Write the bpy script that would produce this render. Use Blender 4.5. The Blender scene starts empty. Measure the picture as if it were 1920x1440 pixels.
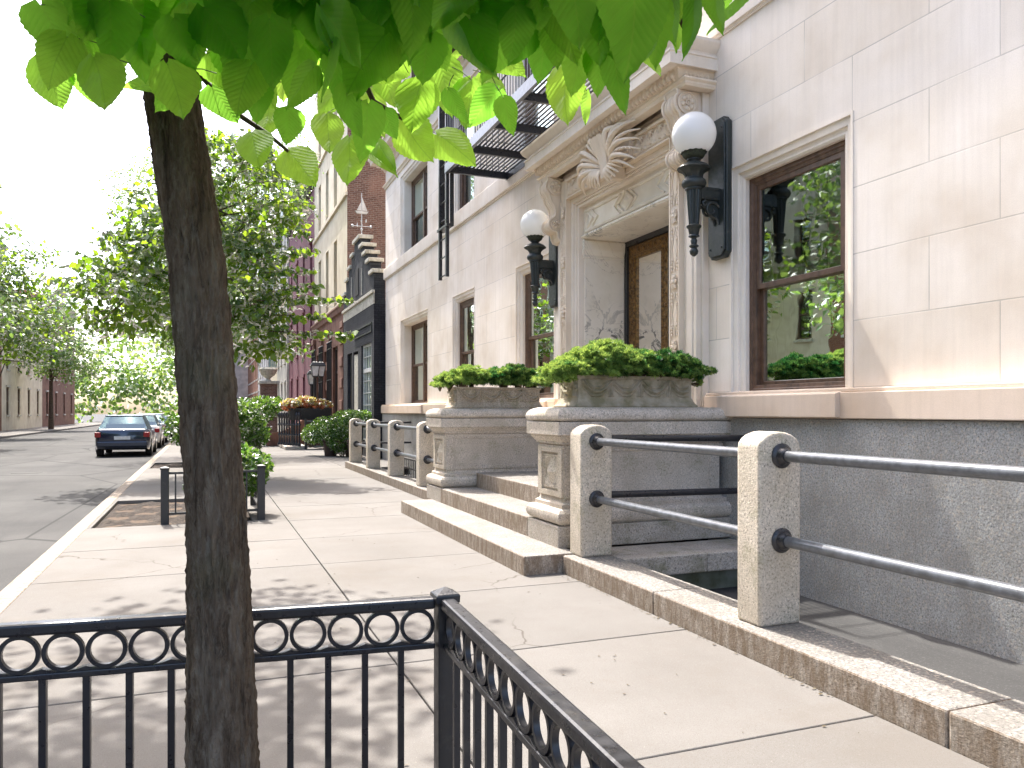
import bpy, bmesh, math, random
import numpy as np
from mathutils import Vector, Matrix
R = math.radians
random.seed(7); rng = np.random.default_rng(7)
sc = bpy.context.scene
col = sc.collection

# ---------------------------------------------------------------- camera, sky, sun, exposure
YAW = R(21.363)
cam_d = bpy.data.cameras.new("camera"); cam = bpy.data.objects.new("camera", cam_d); col.objects.link(cam)
cam.location = (0, 0, 1.5); cam.rotation_euler = (R(90), 0, -YAW)
cam_d.sensor_width = 36; cam_d.lens = 36 * 1470 / 1920; cam_d.shift_y = 51 / 1920
cam_d.clip_start = 0.05; cam_d.clip_end = 2000
sc.camera = cam
SUN = Vector((-0.085, 0.60, 1.0)).normalized()
w = bpy.data.worlds.new("World"); sc.world = w; w.use_nodes = True
nt = w.node_tree; nt.nodes.clear()
sky = nt.nodes.new('ShaderNodeTexSky'); sky.sky_type = 'NISHITA'; sky.sun_disc = False
sky.sun_elevation = math.asin(SUN.z); sky.sun_rotation = math.atan2(SUN.x, SUN.y)
sky.air_density = 0.8; sky.dust_density = 4.0; sky.ozone_density = 0.5
bg = nt.nodes.new('ShaderNodeBackground'); bg.inputs[1].default_value = 0.15
ow = nt.nodes.new('ShaderNodeOutputWorld')
nt.links.new(sky.outputs[0], bg.inputs[0]); nt.links.new(bg.outputs[0], ow.inputs[0])
sl = bpy.data.lights.new("sun", 'SUN'); sl.energy = 2.3; sl.angle = R(0.5); sl.color = (1, 0.965, 0.91)
so = bpy.data.objects.new("sun", sl); col.objects.link(so)
so.rotation_euler = (-SUN).to_track_quat('-Z', 'Y').to_euler(); so.location = (-3, 12, 20)
sc.view_settings.view_transform = 'Standard'; sc.view_settings.look = 'None'
sc.view_settings.exposure = 2.16; sc.view_settings.gamma = 1
sc.cycles.max_bounces = 10; sc.cycles.diffuse_bounces = 5; sc.cycles.transparent_max_bounces = 16
sc.cycles.use_denoising = True

# ---------------------------------------------------------------- helpers
def ray(u, v):
    x = (u - 960) / 1470.; S, C = math.sin(YAW), math.cos(YAW)
    return Vector((S + x * C, C - x * S, -(v - 771) / 1470.))
def at(u, v, d):
    "point seen at photograph pixel (u, v) at depth d metres along the view axis"
    return Vector((0, 0, 1.5)) + ray(u, v) * d

class MB:
    def __init__(s): s.v = []; s.f = []; s.m = []; s.uv = None; s.mi = 0
    def add(s, vs, fs):
        b = len(s.v); s.v.extend([tuple(p) for p in vs])
        for f in fs: s.f.append(tuple(i + b for i in f)); s.m.append(s.mi)
    def box(s, x0, x1, y0, y1, z0, z1, top=None):
        t = top or 0.
        s.add([(x0,y0,z0),(x1,y0,z0),(x1,y1,z0),(x0,y1,z0),(x0+t,y0+t,z1),(x1-t,y0+t,z1),(x1-t,y1-t,z1),(x0+t,y1-t,z1)],
              [(0,3,2,1),(4,5,6,7),(0,1,5,4),(1,2,6,5),(2,3,7,6),(3,0,4,7)]); return s
    def prism(s, poly, axis, a, b):
        n = len(poly)
        def P(p, c): return {'x': (c, p[0], p[1]), 'y': (p[0], c, p[1]), 'z': (p[0], p[1], c)}[axis]
        s.add([P(p, a) for p in poly] + [P(p, b) for p in poly],
              [tuple(range(n)), tuple(range(2*n-1, n-1, -1))] + [(i, i+n, (i+1) % n + n, (i+1) % n) for i in range(n)]); return s
    def rings(s, rl, cap0=True, cap1=True, closed=True):
        n = len(rl[0]); k = len(rl); fs = []
        for i in range(k-1):
            for j in range(n if closed else n-1):
                a = i*n+j; b = i*n+(j+1) % n; fs.append((a, b, b+n, a+n))
        if cap0: fs.append(tuple(range(n-1, -1, -1)))
        if cap1: fs.append(tuple((k-1)*n + j for j in range(n)))
        s.add([p for r in rl for p in r], fs); return s
    def lathe(s, cx, cy, prof, n=24, flute=0, fa=0.):
        rl = []
        for r, z in prof:
            rr = [r * (1 - (fa * (0.5 + 0.5 * math.cos(flute * 2*math.pi*j/n)) if flute else 0)) for j in range(n)]
            rl.append([(cx + rr[j]*math.cos(2*math.pi*j/n), cy + rr[j]*math.sin(2*math.pi*j/n), z) for j in range(n)])
        return s.rings(rl)
    def tube(s, pts, r, n=8, flat=1.0):
        pts = [Vector(p) for p in pts]; rl = []
        rs = r if hasattr(r, '__len__') else [r] * len(pts)
        up = Vector((0, 0, 1)); prev = None
        for i, p in enumerate(pts):
            t = (pts[min(i+1, len(pts)-1)] - pts[max(i-1, 0)]).normalized()
            if prev is None:
                a = up if abs(t.z) < .9 else Vector((1, 0, 0)); e = t.cross(a).normalized()
            else: e = (prev - t * prev.dot(t)).normalized()
            prev = e; g = t.cross(e)
            rl.append([p + (e*math.cos(2*math.pi*j/n) + g*flat*math.sin(2*math.pi*j/n)) * rs[i] for j in range(n)])
        return s.rings(rl)
    def ball(s, c, r, n=10, m=7, jit=0.):
        rx, ry, rz = r if hasattr(r, '__len__') else (r, r, r); rl = []
        for i in range(m+1):
            t = math.pi * (0.04 + 0.92 * i / m)
            rl.append([(c[0]+rx*math.sin(t)*math.cos(2*math.pi*j/n)*(1+jit*random.uniform(-1,1)), c[1]+ry*math.sin(t)*math.sin(2*math.pi*j/n)*(1+jit*random.uniform(-1,1)), c[2]-rz*math.cos(t)) for j in range(n)])
        return s.rings(rl)
    def loft(s, x0, x1, y0, y1, prof):
        "rectangular plan, profile of (outset, z)"
        return s.rings([[(x0-o, y0-o, z), (x1+o, y0-o, z), (x1+o, y1+o, z), (x0-o, y1+o, z)] for o, z in prof])
    def mould(s, path, prof, closed_prof=True):
        "sweep (out, z) profile along XY polyline; out is to the left of travel"
        n = len(path); rl = []
        for i, p in enumerate(path):
            p = Vector(p); d0 = (p - Vector(path[i-1])).normalized() if i else None
            d1 = (Vector(path[i+1]) - p).normalized() if i < n-1 else None
            nn = [Vector((-d.y, d.x)) for d in (d0, d1) if d is not None]
            m = nn[0] if len(nn) == 1 else (nn[0]+nn[1]) / (1 + nn[0].dot(nn[1]))
            rl.append([(p.x+m.x*o, p.y+m.y*o, z) for o, z in prof])
        return s.rings(rl, closed=closed_prof)
    def frame_yz(s, y0, y1, z0, z1, prof, closed=True, base=0.):
        "picture-frame moulding in a plane of constant x; prof = (inset, x)"
        rl = []
        for c in range(4):
            r = []
            for i, x in prof:
                r.append(((x, y0+i, z0+i), (x, y1-i, z0+i), (x, y1-i, z1-i), (x, y0+i, z1-i))[c])
            rl.append(r)
        n = len(prof); vs = [p for r in rl for p in r]; fs = []
        for c in range(4):
            for j in range(n if closed else n-1):
                a = c*n+j; b = c*n+(j+1) % n; d = (c+1) % 4
                fs.append((a, b, d*n+(j+1) % n, d*n+j))
        s.add(vs, fs); return s
    def relief(s, o, eu, ev, en, U, V, nu, nv, h):
        "height field over o + eu*U + ev*V, pushed along en"
        o, eu, ev, en = Vector(o), Vector(eu), Vector(ev), Vector(en); vs = []
        for i in range(nu+1):
            for j in range(nv+1):
                a, b = i/nu, j/nv; e = 1. if 0 < i < nu and 0 < j < nv else 0.
                vs.append(o + eu*(U*a) + ev*(V*b) + en*(h(a*U, b*V)*e))
        m = nv+1
        s.add(vs, [(i*m+j, (i+1)*m+j, (i+1)*m+j+1, i*m+j+1) for i in range(nu) for j in range(nv)]); return s
    def build(s, name, mat, parent=None, bevel=0., smooth=None, seg=2, kind=None):
        me = bpy.data.meshes.new(name)
        o = bpy.data.objects.new(name, me); col.objects.link(o)
        off = Vector((0, 0, 0)); p = parent
        while p is not None: off += p.location; p = p.parent
        me.from_pydata([(a-off.x, b-off.y, c-off.z) for a, b, c in s.v], [], s.f)
        for mm in (mat if isinstance(mat, (list, tuple)) else [mat]): me.materials.append(mm)
        if any(s.m): me.polygons.foreach_set('material_index', s.m)
        bm = bmesh.new(); bm.from_mesh(me)
        bmesh.ops.recalc_face_normals(bm, faces=bm.faces); bm.to_mesh(me); bm.free()
        if smooth is not None:
            me.polygons.foreach_set('use_smooth', [True]*len(me.polygons)); me.set_sharp_from_angle(angle=R(smooth))
        if bevel:
            b = o.modifiers.new('bevel', 'BEVEL'); b.width = bevel; b.segments = seg; b.limit_method = 'ANGLE'; b.angle_limit = R(40)
        if parent: o.parent = parent
        if kind: o['kind'] = kind
        return o
def tag(o, label, cat, group=None):
    o['label'] = label; o['category'] = cat
    if group: o['group'] = group
    return o
def thing(name, loc, label, cat, group=None):
    o = bpy.data.objects.new(name, None); col.objects.link(o); o.location = loc; o.empty_display_size = .1
    return tag(o, label, cat, group)
def copy_tree(o, parent=None, delta=None):
    c = o.copy(); col.objects.link(c)
    if parent is not None: c.parent = parent
    if delta is not None: c.location = Vector(o.location) + Vector(delta)
    for ch in list(o.children): copy_tree(ch, c)
    return c
def hull(name, vs, fs, mat, parent=None):
    m = MB(); m.add(vs, fs); return m.build(name, mat, parent)

# ---------------------------------------------------------------- materials
class NT:
    def __init__(s, name):
        s.mat = bpy.data.materials.new(name); s.mat.use_nodes = True; s.t = s.mat.node_tree; s.t.nodes.clear()
        s.out = s.n('ShaderNodeOutputMaterial')
        tc = s.n('ShaderNodeTexCoord'); s.co = tc.outputs['Object']; s.uv = tc.outputs['UV']; s.gen = tc.outputs['Generated']
    def n(s, ty, **k):
        n = s.t.nodes.new(ty)
        for a, v in k.items():
            if a.startswith('i_'):
                key = a[2:]; key = int(key) if key.isdigit() else key.replace('_', ' ')
                s.set(n.inputs[key], v)
            else: setattr(n, a, v)
        return n
    def set(s, inp, v):
        if isinstance(v, bpy.types.NodeSocket): s.t.links.new(v, inp)
        else:
            if isinstance(v, (tuple, list)) and len(v) == 3 and inp.type == 'RGBA': v = (*v, 1)
            inp.default_value = v
    def noise(s, scale, detail=4, rough=.55, vec=None, dist=0.):
        return s.n('ShaderNodeTexNoise', i_Vector=vec or s.co, i_Scale=scale, i_Detail=detail, i_Roughness=rough, i_Distortion=dist).outputs['Fac']
    def mapv(s, sc_=(1, 1, 1), loc=(0, 0, 0), rot=(0, 0, 0), vec=None):
        return s.n('ShaderNodeMapping', i_Vector=vec or s.co, i_Scale=sc_, i_Location=loc, i_Rotation=rot).outputs[0]
    def ramp(s, fac, stops, interp='LINEAR'):
        r = s.n('ShaderNodeValToRGB', i_Fac=fac); cr = r.color_ramp; cr.interpolation = interp
        while len(cr.elements) < len(stops): cr.elements.new(.5)
        for e, (p, c) in zip(cr.elements, stops): e.position = p; e.color = (*c, 1) if hasattr(c, '__len__') else (c, c, c, 1)
        return r.outputs[0]
    def mix(s, fac, a, b, mode='MIX'):
        m = s.n('ShaderNodeMix', data_type='RGBA', blend_type=mode)
        s.set(m.inputs[0], fac); s.set(m.inputs[6], a); s.set(m.inputs[7], b); return m.outputs[2]
    def math(s, op, a, b=0., c=0.):
        m = s.n('ShaderNodeMath', operation=op); s.set(m.inputs[0], a); s.set(m.inputs[1], b); s.set(m.inputs[2], c); return m.outputs[0]
    def bump(s, h, st=.3, d=.01, normal=None):
        b = s.n('ShaderNodeBump', i_Height=h, i_Strength=st, i_Distance=d)
        if normal: s.set(b.inputs['Normal'], normal)
        return b.outputs[0]
    def bsdf(s, colr, rough=.7, normal=None, metal=0., spec=.5, coat=0.):
        p = s.n('ShaderNodeBsdfPrincipled', i_Base_Color=colr, i_Roughness=rough, i_Metallic=metal)
        p.inputs['Specular IOR Level'].default_value = spec
        if coat: p.inputs['Coat Weight'].default_value = coat; p.inputs['Coat Roughness'].default_value = .08
        if normal: s.set(p.inputs['Normal'], normal)
        s.t.links.new(p.outputs[0], s.out.inputs[0]); return p
def sep(t, vec=None):
    n = t.n('ShaderNodeSeparateXYZ', i_0=vec or t.co); return n.outputs
def comb(t, x, y, z=0.): return t.n('ShaderNodeCombineXYZ', i_0=x, i_1=y, i_2=z).outputs[0]

def m_lime(name, base=(.68, .58, .47), joints=False, warm=1.):
    t = NT(name); b2 = tuple(c*f for c, f in zip(base, (1.08, 1.1, 1.14))); b3 = tuple(c*f for c, f in zip(base, (.86, .82, .77)))
    c = t.ramp(t.noise(1.1, 5), [(.3, b3), (.5, base), (.7, b2)])
    st = t.noise(1., 5, .6, t.mapv((14, 14, .7)))
    c = t.mix(t.ramp(st, [(.45, 0.), (.75, .28)]), c, tuple(x*.72 for x in base))
    gr = t.noise(160, 2); c = t.mix(t.ramp(gr, [(.35, .16), (.6, 0.)]), c, tuple(x*.6 for x in base))
    h = t.math('ADD', t.math('MULTIPLY', gr, .3), t.math('MULTIPLY', st, .5))
    if joints:
        x, y, z = sep(t)
        br = t.n('ShaderNodeTexBrick', i_Vector=comb(t, y, t.math('SUBTRACT', z, 1.71)), i_Scale=1., i_Mortar_Size=.0055, i_Mortar_Smooth=.2,
                 i_Color1=(1, 1, 1), i_Color2=(.925, .91, .885), i_Mortar=(.95, .95, .95), i_Bias=.1, offset=.43, squash=1.)
        br.inputs['Brick Width'].default_value = 1.37; br.inputs['Row Height'].default_value = .58
        c = t.mix(1., c, br.outputs[0], 'MULTIPLY')
        gap = t.math('MULTIPLY', br.outputs[1], t.ramp(t.noise(1.3, 2), [(.35, .25), (.6, 1.)]))
        c = t.mix(t.math('MULTIPLY', gap, .62), c, tuple(v*.42 for v in base))
        h = t.math('SUBTRACT', h, t.math('MULTIPLY', br.outputs[1], 1.5))
    t.bsdf(c, .85, t.bump(h, .35, .006), spec=.2); return t.mat
def m_granite(name, base=(.40, .35, .29), moss=0., stain=0., scale=1., tool=0.):
    t = NT(name); d = tuple(x*.27 for x in base); l = tuple(min(1, x*1.55) for x in base)
    n1 = t.noise(62*scale, 4, .85); n2 = t.noise(44*scale, 2, .6, t.mapv(loc=(5, 3, 1)))
    c = t.ramp(n1, [(.38, d), (.46, base), (.54, base), (.63, l)])
    c = t.mix(t.ramp(n2, [(.56, 0.), (.64, .55)]), c, (.62, .52, .42))
    c = t.mix(t.ramp(t.noise(3.2, 5), [(.38, .45), (.62, 0.)]), c, tuple(x*.62 for x in (base[0]*1.05, base[1], base[2]*.9)))
    if stain:
        sx = t.noise(1, 6, .75, t.mapv((16, 16, 5))); c = t.mix(t.ramp(sx, [(.42, stain), (.62, 0.)]), c, (.17, .115, .07))
    if moss:
        c = t.mix(t.ramp(t.noise(4.5, 6, .7), [(.52, 0.), (.68, moss)]), c, (.12, .13, .03))
    h = t.math('ADD', t.noise(60, 3), t.math('MULTIPLY', t.noise(12, 3), 1.))
    if tool: h = t.math('ADD', h, t.math('MULTIPLY', t.noise(1, 3, .6, t.mapv((50, 50, 140))), tool))
    t.bsdf(c, .8, t.bump(h, .45, .004), spec=.3); return t.mat
def m_plain(name, c1, c2=None, sc_=8., rough=.6, bump=(40., .2, .003), metal=0., spec=.5, coat=0., streak=None):
    t = NT(name); c2 = c2 or tuple(x*.7 for x in c1)
    c = t.ramp(t.noise(sc_, 5), [(.35, c2), (.62, c1)])
    if streak: c = t.mix(t.ramp(t.noise(1, 4, .6, t.mapv((12, 12, .8))), [(.5, 0.), (.7, .6)]), c, streak)
    t.bsdf(c, rough, t.bump(t.noise(bump[0], 3), bump[1], bump[2]), metal, spec, coat); return t.mat
def m_brick(name, c1, c2, mortar, axis='x', bw=.21, bh=.075, ms=.008, rough=.85, paint=0., b=.6):
    t = NT(name); x, y, z = sep(t); a = x if axis == 'x' else y
    br = t.n('ShaderNodeTexBrick', i_Vector=comb(t, a, z), i_Scale=1., i_Mortar_Size=ms, i_Mortar_Smooth=.3, i_Color1=c1, i_Color2=c2, i_Mortar=mortar)
    br.inputs['Brick Width'].default_value = bw; br.inputs['Row Height'].default_value = bh
    c = t.mix(t.ramp(t.noise(22, 3, .7), [(.4, .55), (.62, 0.)]), br.outputs[0], tuple(v*.45 for v in c1))
    c = t.mix(t.ramp(t.noise(1.2, 5, .7), [(.45, 0.), (.7, .4)]), c, tuple(min(1, v*1.5) for v in c2))
    if paint: c = t.mix(t.ramp(t.noise(9, 6, .8), [(.66, 0.), (.69, paint)]), c, (.45, .43, .4))
    h = t.math('SUBTRACT', t.math('MULTIPLY', t.noise(30, 4), .7), br.outputs[1])
    t.bsdf(c, rough, t.bump(h, b, .012), spec=.3); return t.mat
def m_concrete():
    t = NT('sidewalk concrete')
    at_ = t.n('ShaderNodeAttribute', attribute_name='slab').outputs['Fac']
    c = t.ramp(t.noise(.9, 6, .6), [(.3, (.150, .141, .130)), (.5, (.170, .161, .150)), (.72, (.192, .183, .172))])
    c = t.mix(t.ramp(t.noise(220, 2, .6), [(.36, .55), (.5, 0.)]), c, (.115, .092, .075))
    c = t.mix(t.ramp(t.noise(90, 3, .7), [(.62, 0.), (.7, .5)]), c, (.31, .29, .265))
    c = t.mix(t.ramp(t.noise(3.3, 6, .75), [(.56, 0.), (.74, .35)]), c, (.15, .128, .11))
    v = t.n('ShaderNodeTexVoronoi', i_Vector=t.co, i_Scale=3.1, i_Randomness=1.).outputs['Distance']
    c = t.mix(t.ramp(v, [(.018, .55), (.034, 0.)]), c, (.10, .085, .075))
    c = t.mix(t.ramp(t.noise(110, 3, .8), [(.30, .5), (.42, 0.)]), c, (.10, .08, .065))
    ed = t.n('ShaderNodeTexVoronoi', feature='DISTANCE_TO_EDGE', i_Vector=t.mix(.12, t.co, t.n('ShaderNodeTexNoise', i_Vector=t.co, i_Scale=5.).outputs['Color']), i_Scale=.42).outputs['Distance']
    c = t.mix(t.math('MULTIPLY', t.ramp(ed, [(.0012, .7), (.0035, 0.)]), t.ramp(t.noise(.45, 1), [(.5, 0.), (.56, 1.)])), c, (.05, .035, .025))
    st_ = t.noise(.7, 6, .7, t.mapv(loc=(9, 2, 0))); c = t.mix(t.ramp(st_, [(.52, 0.), (.66, .4)]), c, (.135, .118, .10))
    c = t.mix(1., c, t.ramp(at_, [(0., .92), (1., 1.05)]), 'MULTIPLY')
    t.bsdf(c, .9, t.bump(t.math('ADD', t.noise(220, 2), t.math('MULTIPLY', t.noise(14, 4), .6)), .25, .003), spec=.2); return t.mat
def m_bark():
    t = NT('fissured bark'); n = t.noise(1, 6, .75, t.mapv((26, 26, 5)), dist=.6); g = t.noise(1, 4, .7, t.mapv((70, 70, 18)))
    c = t.ramp(n, [(.32, (.035, .025, .018)), (.46, (.12, .088, .062)), (.7, (.22, .175, .13))])
    c = t.mix(t.ramp(g, [(.5, 0.), (.75, .6)]), c, (.28, .25, .20)); c = t.mix(t.ramp(t.noise(2.2, 4), [(.55, 0.), (.7, .35)]), c, (.13, .15, .08))
    t.bsdf(c, .95, t.bump(t.math('ADD', n, t.math('MULTIPLY', g, .4)), 1., .03), spec=.15); return t.mat
def m_road():
    t = NT('worn asphalt'); c = t.ramp(t.noise(.35, 5, .6), [(.35, (.045, .044, .043)), (.65, (.075, .073, .07))])
    c = t.mix(t.ramp(t.noise(1, 5, .65, t.mapv((1.1, .12, 1))), [(.5, 0.), (.7, .5)]), c, (.03, .03, .03))
    c = t.mix(t.ramp(t.noise(70, 3, .8), [(.55, 0.), (.72, .5)]), c, (.16, .155, .15))
    v = t.n('ShaderNodeTexVoronoi', feature='DISTANCE_TO_EDGE', i_Vector=t.mapv((.16, .07, 1)), i_Scale=1.7).outputs['Distance']
    c = t.mix(t.ramp(v, [(.003, .8), (.007, 0.)]), c, (.015, .015, .015))
    t.bsdf(c, .9, t.bump(t.noise(90, 3), .3, .006), spec=.25); return t.mat
def m_marble():
    t = NT('veined marble')
    n = t.noise(1.6, 6, .62, dist=1.4); n2 = t.noise(.9, 5, .6, t.mapv(loc=(4, 1, 7)), dist=2.2)
    v1 = t.math('ABSOLUTE', t.math('SUBTRACT', n, .5)); v2 = t.math('ABSOLUTE', t.math('SUBTRACT', n2, .52))
    c = t.ramp(t.noise(2., 4), [(.35, (.78, .71, .60)), (.65, (.88, .82, .73))])
    msk = t.ramp(t.noise(.8, 2, .5, t.mapv(loc=(2, 9, 3))), [(.50, 0.), (.6, 1.)])
    c = t.mix(t.math('MULTIPLY', t.ramp(v1, [(0., 1.), (.006, .9), (.03, 0.)]), msk), c, (.12, .11, .10))
    c = t.mix(t.ramp(v2, [(0., .55), (.007, 0.)]), c, (.3, .26, .22))
    t.bsdf(c, .32, spec=.5); return t.mat
def m_black(name='black iron', rough=.38, c=(.018, .018, .02)):
    t = NT(name); n = t.noise(9, 6, .7)
    cc = t.mix(t.ramp(n, [(.55, 0.), (.72, .55)]), c, (.075, .068, .06))
    t.bsdf(cc, t.ramp(t.noise(30, 3), [(.3, rough*.8), (.7, rough*1.4)]), t.bump(t.math('ADD', t.noise(120, 3), t.math('MULTIPLY', t.noise(18, 3), 1.5)), .22, .0025), spec=.55); return t.mat
def m_glass(name='window glass', tint=(.75, .85, .8), fac=.5):
    t = NT(name); lw = t.n('ShaderNodeLayerWeight', i_Blend=.35)
    wob = t.bump(t.noise(2.2, 2), .06, .02); t.set(lw.inputs['Normal'], wob)
    g = t.n('ShaderNodeBsdfGlossy', i_Color=tint, i_Roughness=.015, i_Normal=wob); tr = t.n('ShaderNodeBsdfTransparent', i_Color=(.62, .68, .64))
    f = t.math('MULTIPLY_ADD', lw.outputs['Fresnel'], 1.0, fac*.5)
    mx = t.n('ShaderNodeMixShader', i_0=f); t.t.links.new(tr.outputs[0], mx.inputs[1]); t.t.links.new(g.outputs[0], mx.inputs[2])
    t.t.links.new(mx.outputs[0], t.out.inputs[0]); return t.mat
def m_leaf(name, diff, trans, veins=False, gloss=.18, tw=.5, vary=.35, rough=.38):
    t = NT(name); oi = t.n('ShaderNodeAttribute', attribute_name='tone').outputs['Fac']
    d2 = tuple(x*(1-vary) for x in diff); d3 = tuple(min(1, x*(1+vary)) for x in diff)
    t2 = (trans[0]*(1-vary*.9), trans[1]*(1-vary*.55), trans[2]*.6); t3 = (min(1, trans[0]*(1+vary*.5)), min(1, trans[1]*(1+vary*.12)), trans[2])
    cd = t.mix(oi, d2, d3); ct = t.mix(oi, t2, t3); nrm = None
    if veins:
        u, v, _ = sep(t, t.uv); au = t.math('ABSOLUTE', u)
        ph = t.math('SUBTRACT', v, t.math('MULTIPLY', au, .42))
        sn = t.math('SINE', t.math('MULTIPLY', ph, 62.)); ln = t.ramp(sn, [(.90, 0.), (.99, .5)])
        mid = t.ramp(au, [(.012, .7), (.035, 0.)]); vein = t.math('MAXIMUM', ln, mid)
        ct = t.mix(vein, ct, tuple(x*.72 for x in trans)); cd = t.mix(vein, cd, tuple(min(1, x*1.9) for x in diff))
        ct = t.mix(t.ramp(t.noise(46, 3), [(.35, .22), (.6, 0.)]), ct, tuple(x*.6 for x in trans))
        sp = t.n('ShaderNodeTexVoronoi', i_Vector=t.uv, i_Scale=2.1).outputs['Distance']
        ct = t.mix(t.ramp(sp, [(.025, .85), (.05, 0.)]), ct, (.09, .05, .02))
        fold = t.math('ABSOLUTE', t.math('SINE', t.math('MULTIPLY', ph, 31.)))
        nrm = t.bump(t.math('ADD', fold, t.math('MULTIPLY', t.noise(130, 2), .25)), .22, .003)
    dd = t.n('ShaderNodeBsdfDiffuse', i_Color=cd); tt = t.n('ShaderNodeBsdfTranslucent', i_Color=ct); gg = t.n('ShaderNodeBsdfGlossy', i_Color=(1, 1, 1), i_Roughness=rough)
    if nrm:
        for q in (dd, tt, gg): t.set(q.inputs['Normal'], nrm)
    m1 = t.n('ShaderNodeMixShader', i_0=tw); t.t.links.new(dd.outputs[0], m1.inputs[1]); t.t.links.new(tt.outputs[0], m1.inputs[2])
    lw = t.n('ShaderNodeLayerWeight', i_Blend=.25).outputs['Fresnel']
    m2 = t.n('ShaderNodeMixShader', i_0=t.math('MULTIPLY', lw, gloss*2.)); t.t.links.new(m1.outputs[0], m2.inputs[1]); t.t.links.new(gg.outputs[0], m2.inputs[2])
    t.t.links.new(m2.outputs[0], t.out.inputs[0]); return t.mat
def m_globe():
    t = NT('opal glass')
    d = t.n('ShaderNodeBsdfPrincipled', i_Base_Color=(.94, .93, .91), i_Roughness=.12); d.inputs['Subsurface Weight'].default_value = .35
    d.inputs['Subsurface Radius'].default_value = (.1, .1, .1); tr = t.n('ShaderNodeBsdfTranslucent', i_Color=(.95, .94, .9))
    mx = t.n('ShaderNodeMixShader', i_0=.4); t.t.links.new(d.outputs[0], mx.inputs[1]); t.t.links.new(tr.outputs[0], mx.inputs[2])
    t.t.links.new(mx.outputs[0], t.out.inputs[0]); return t.mat

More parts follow.
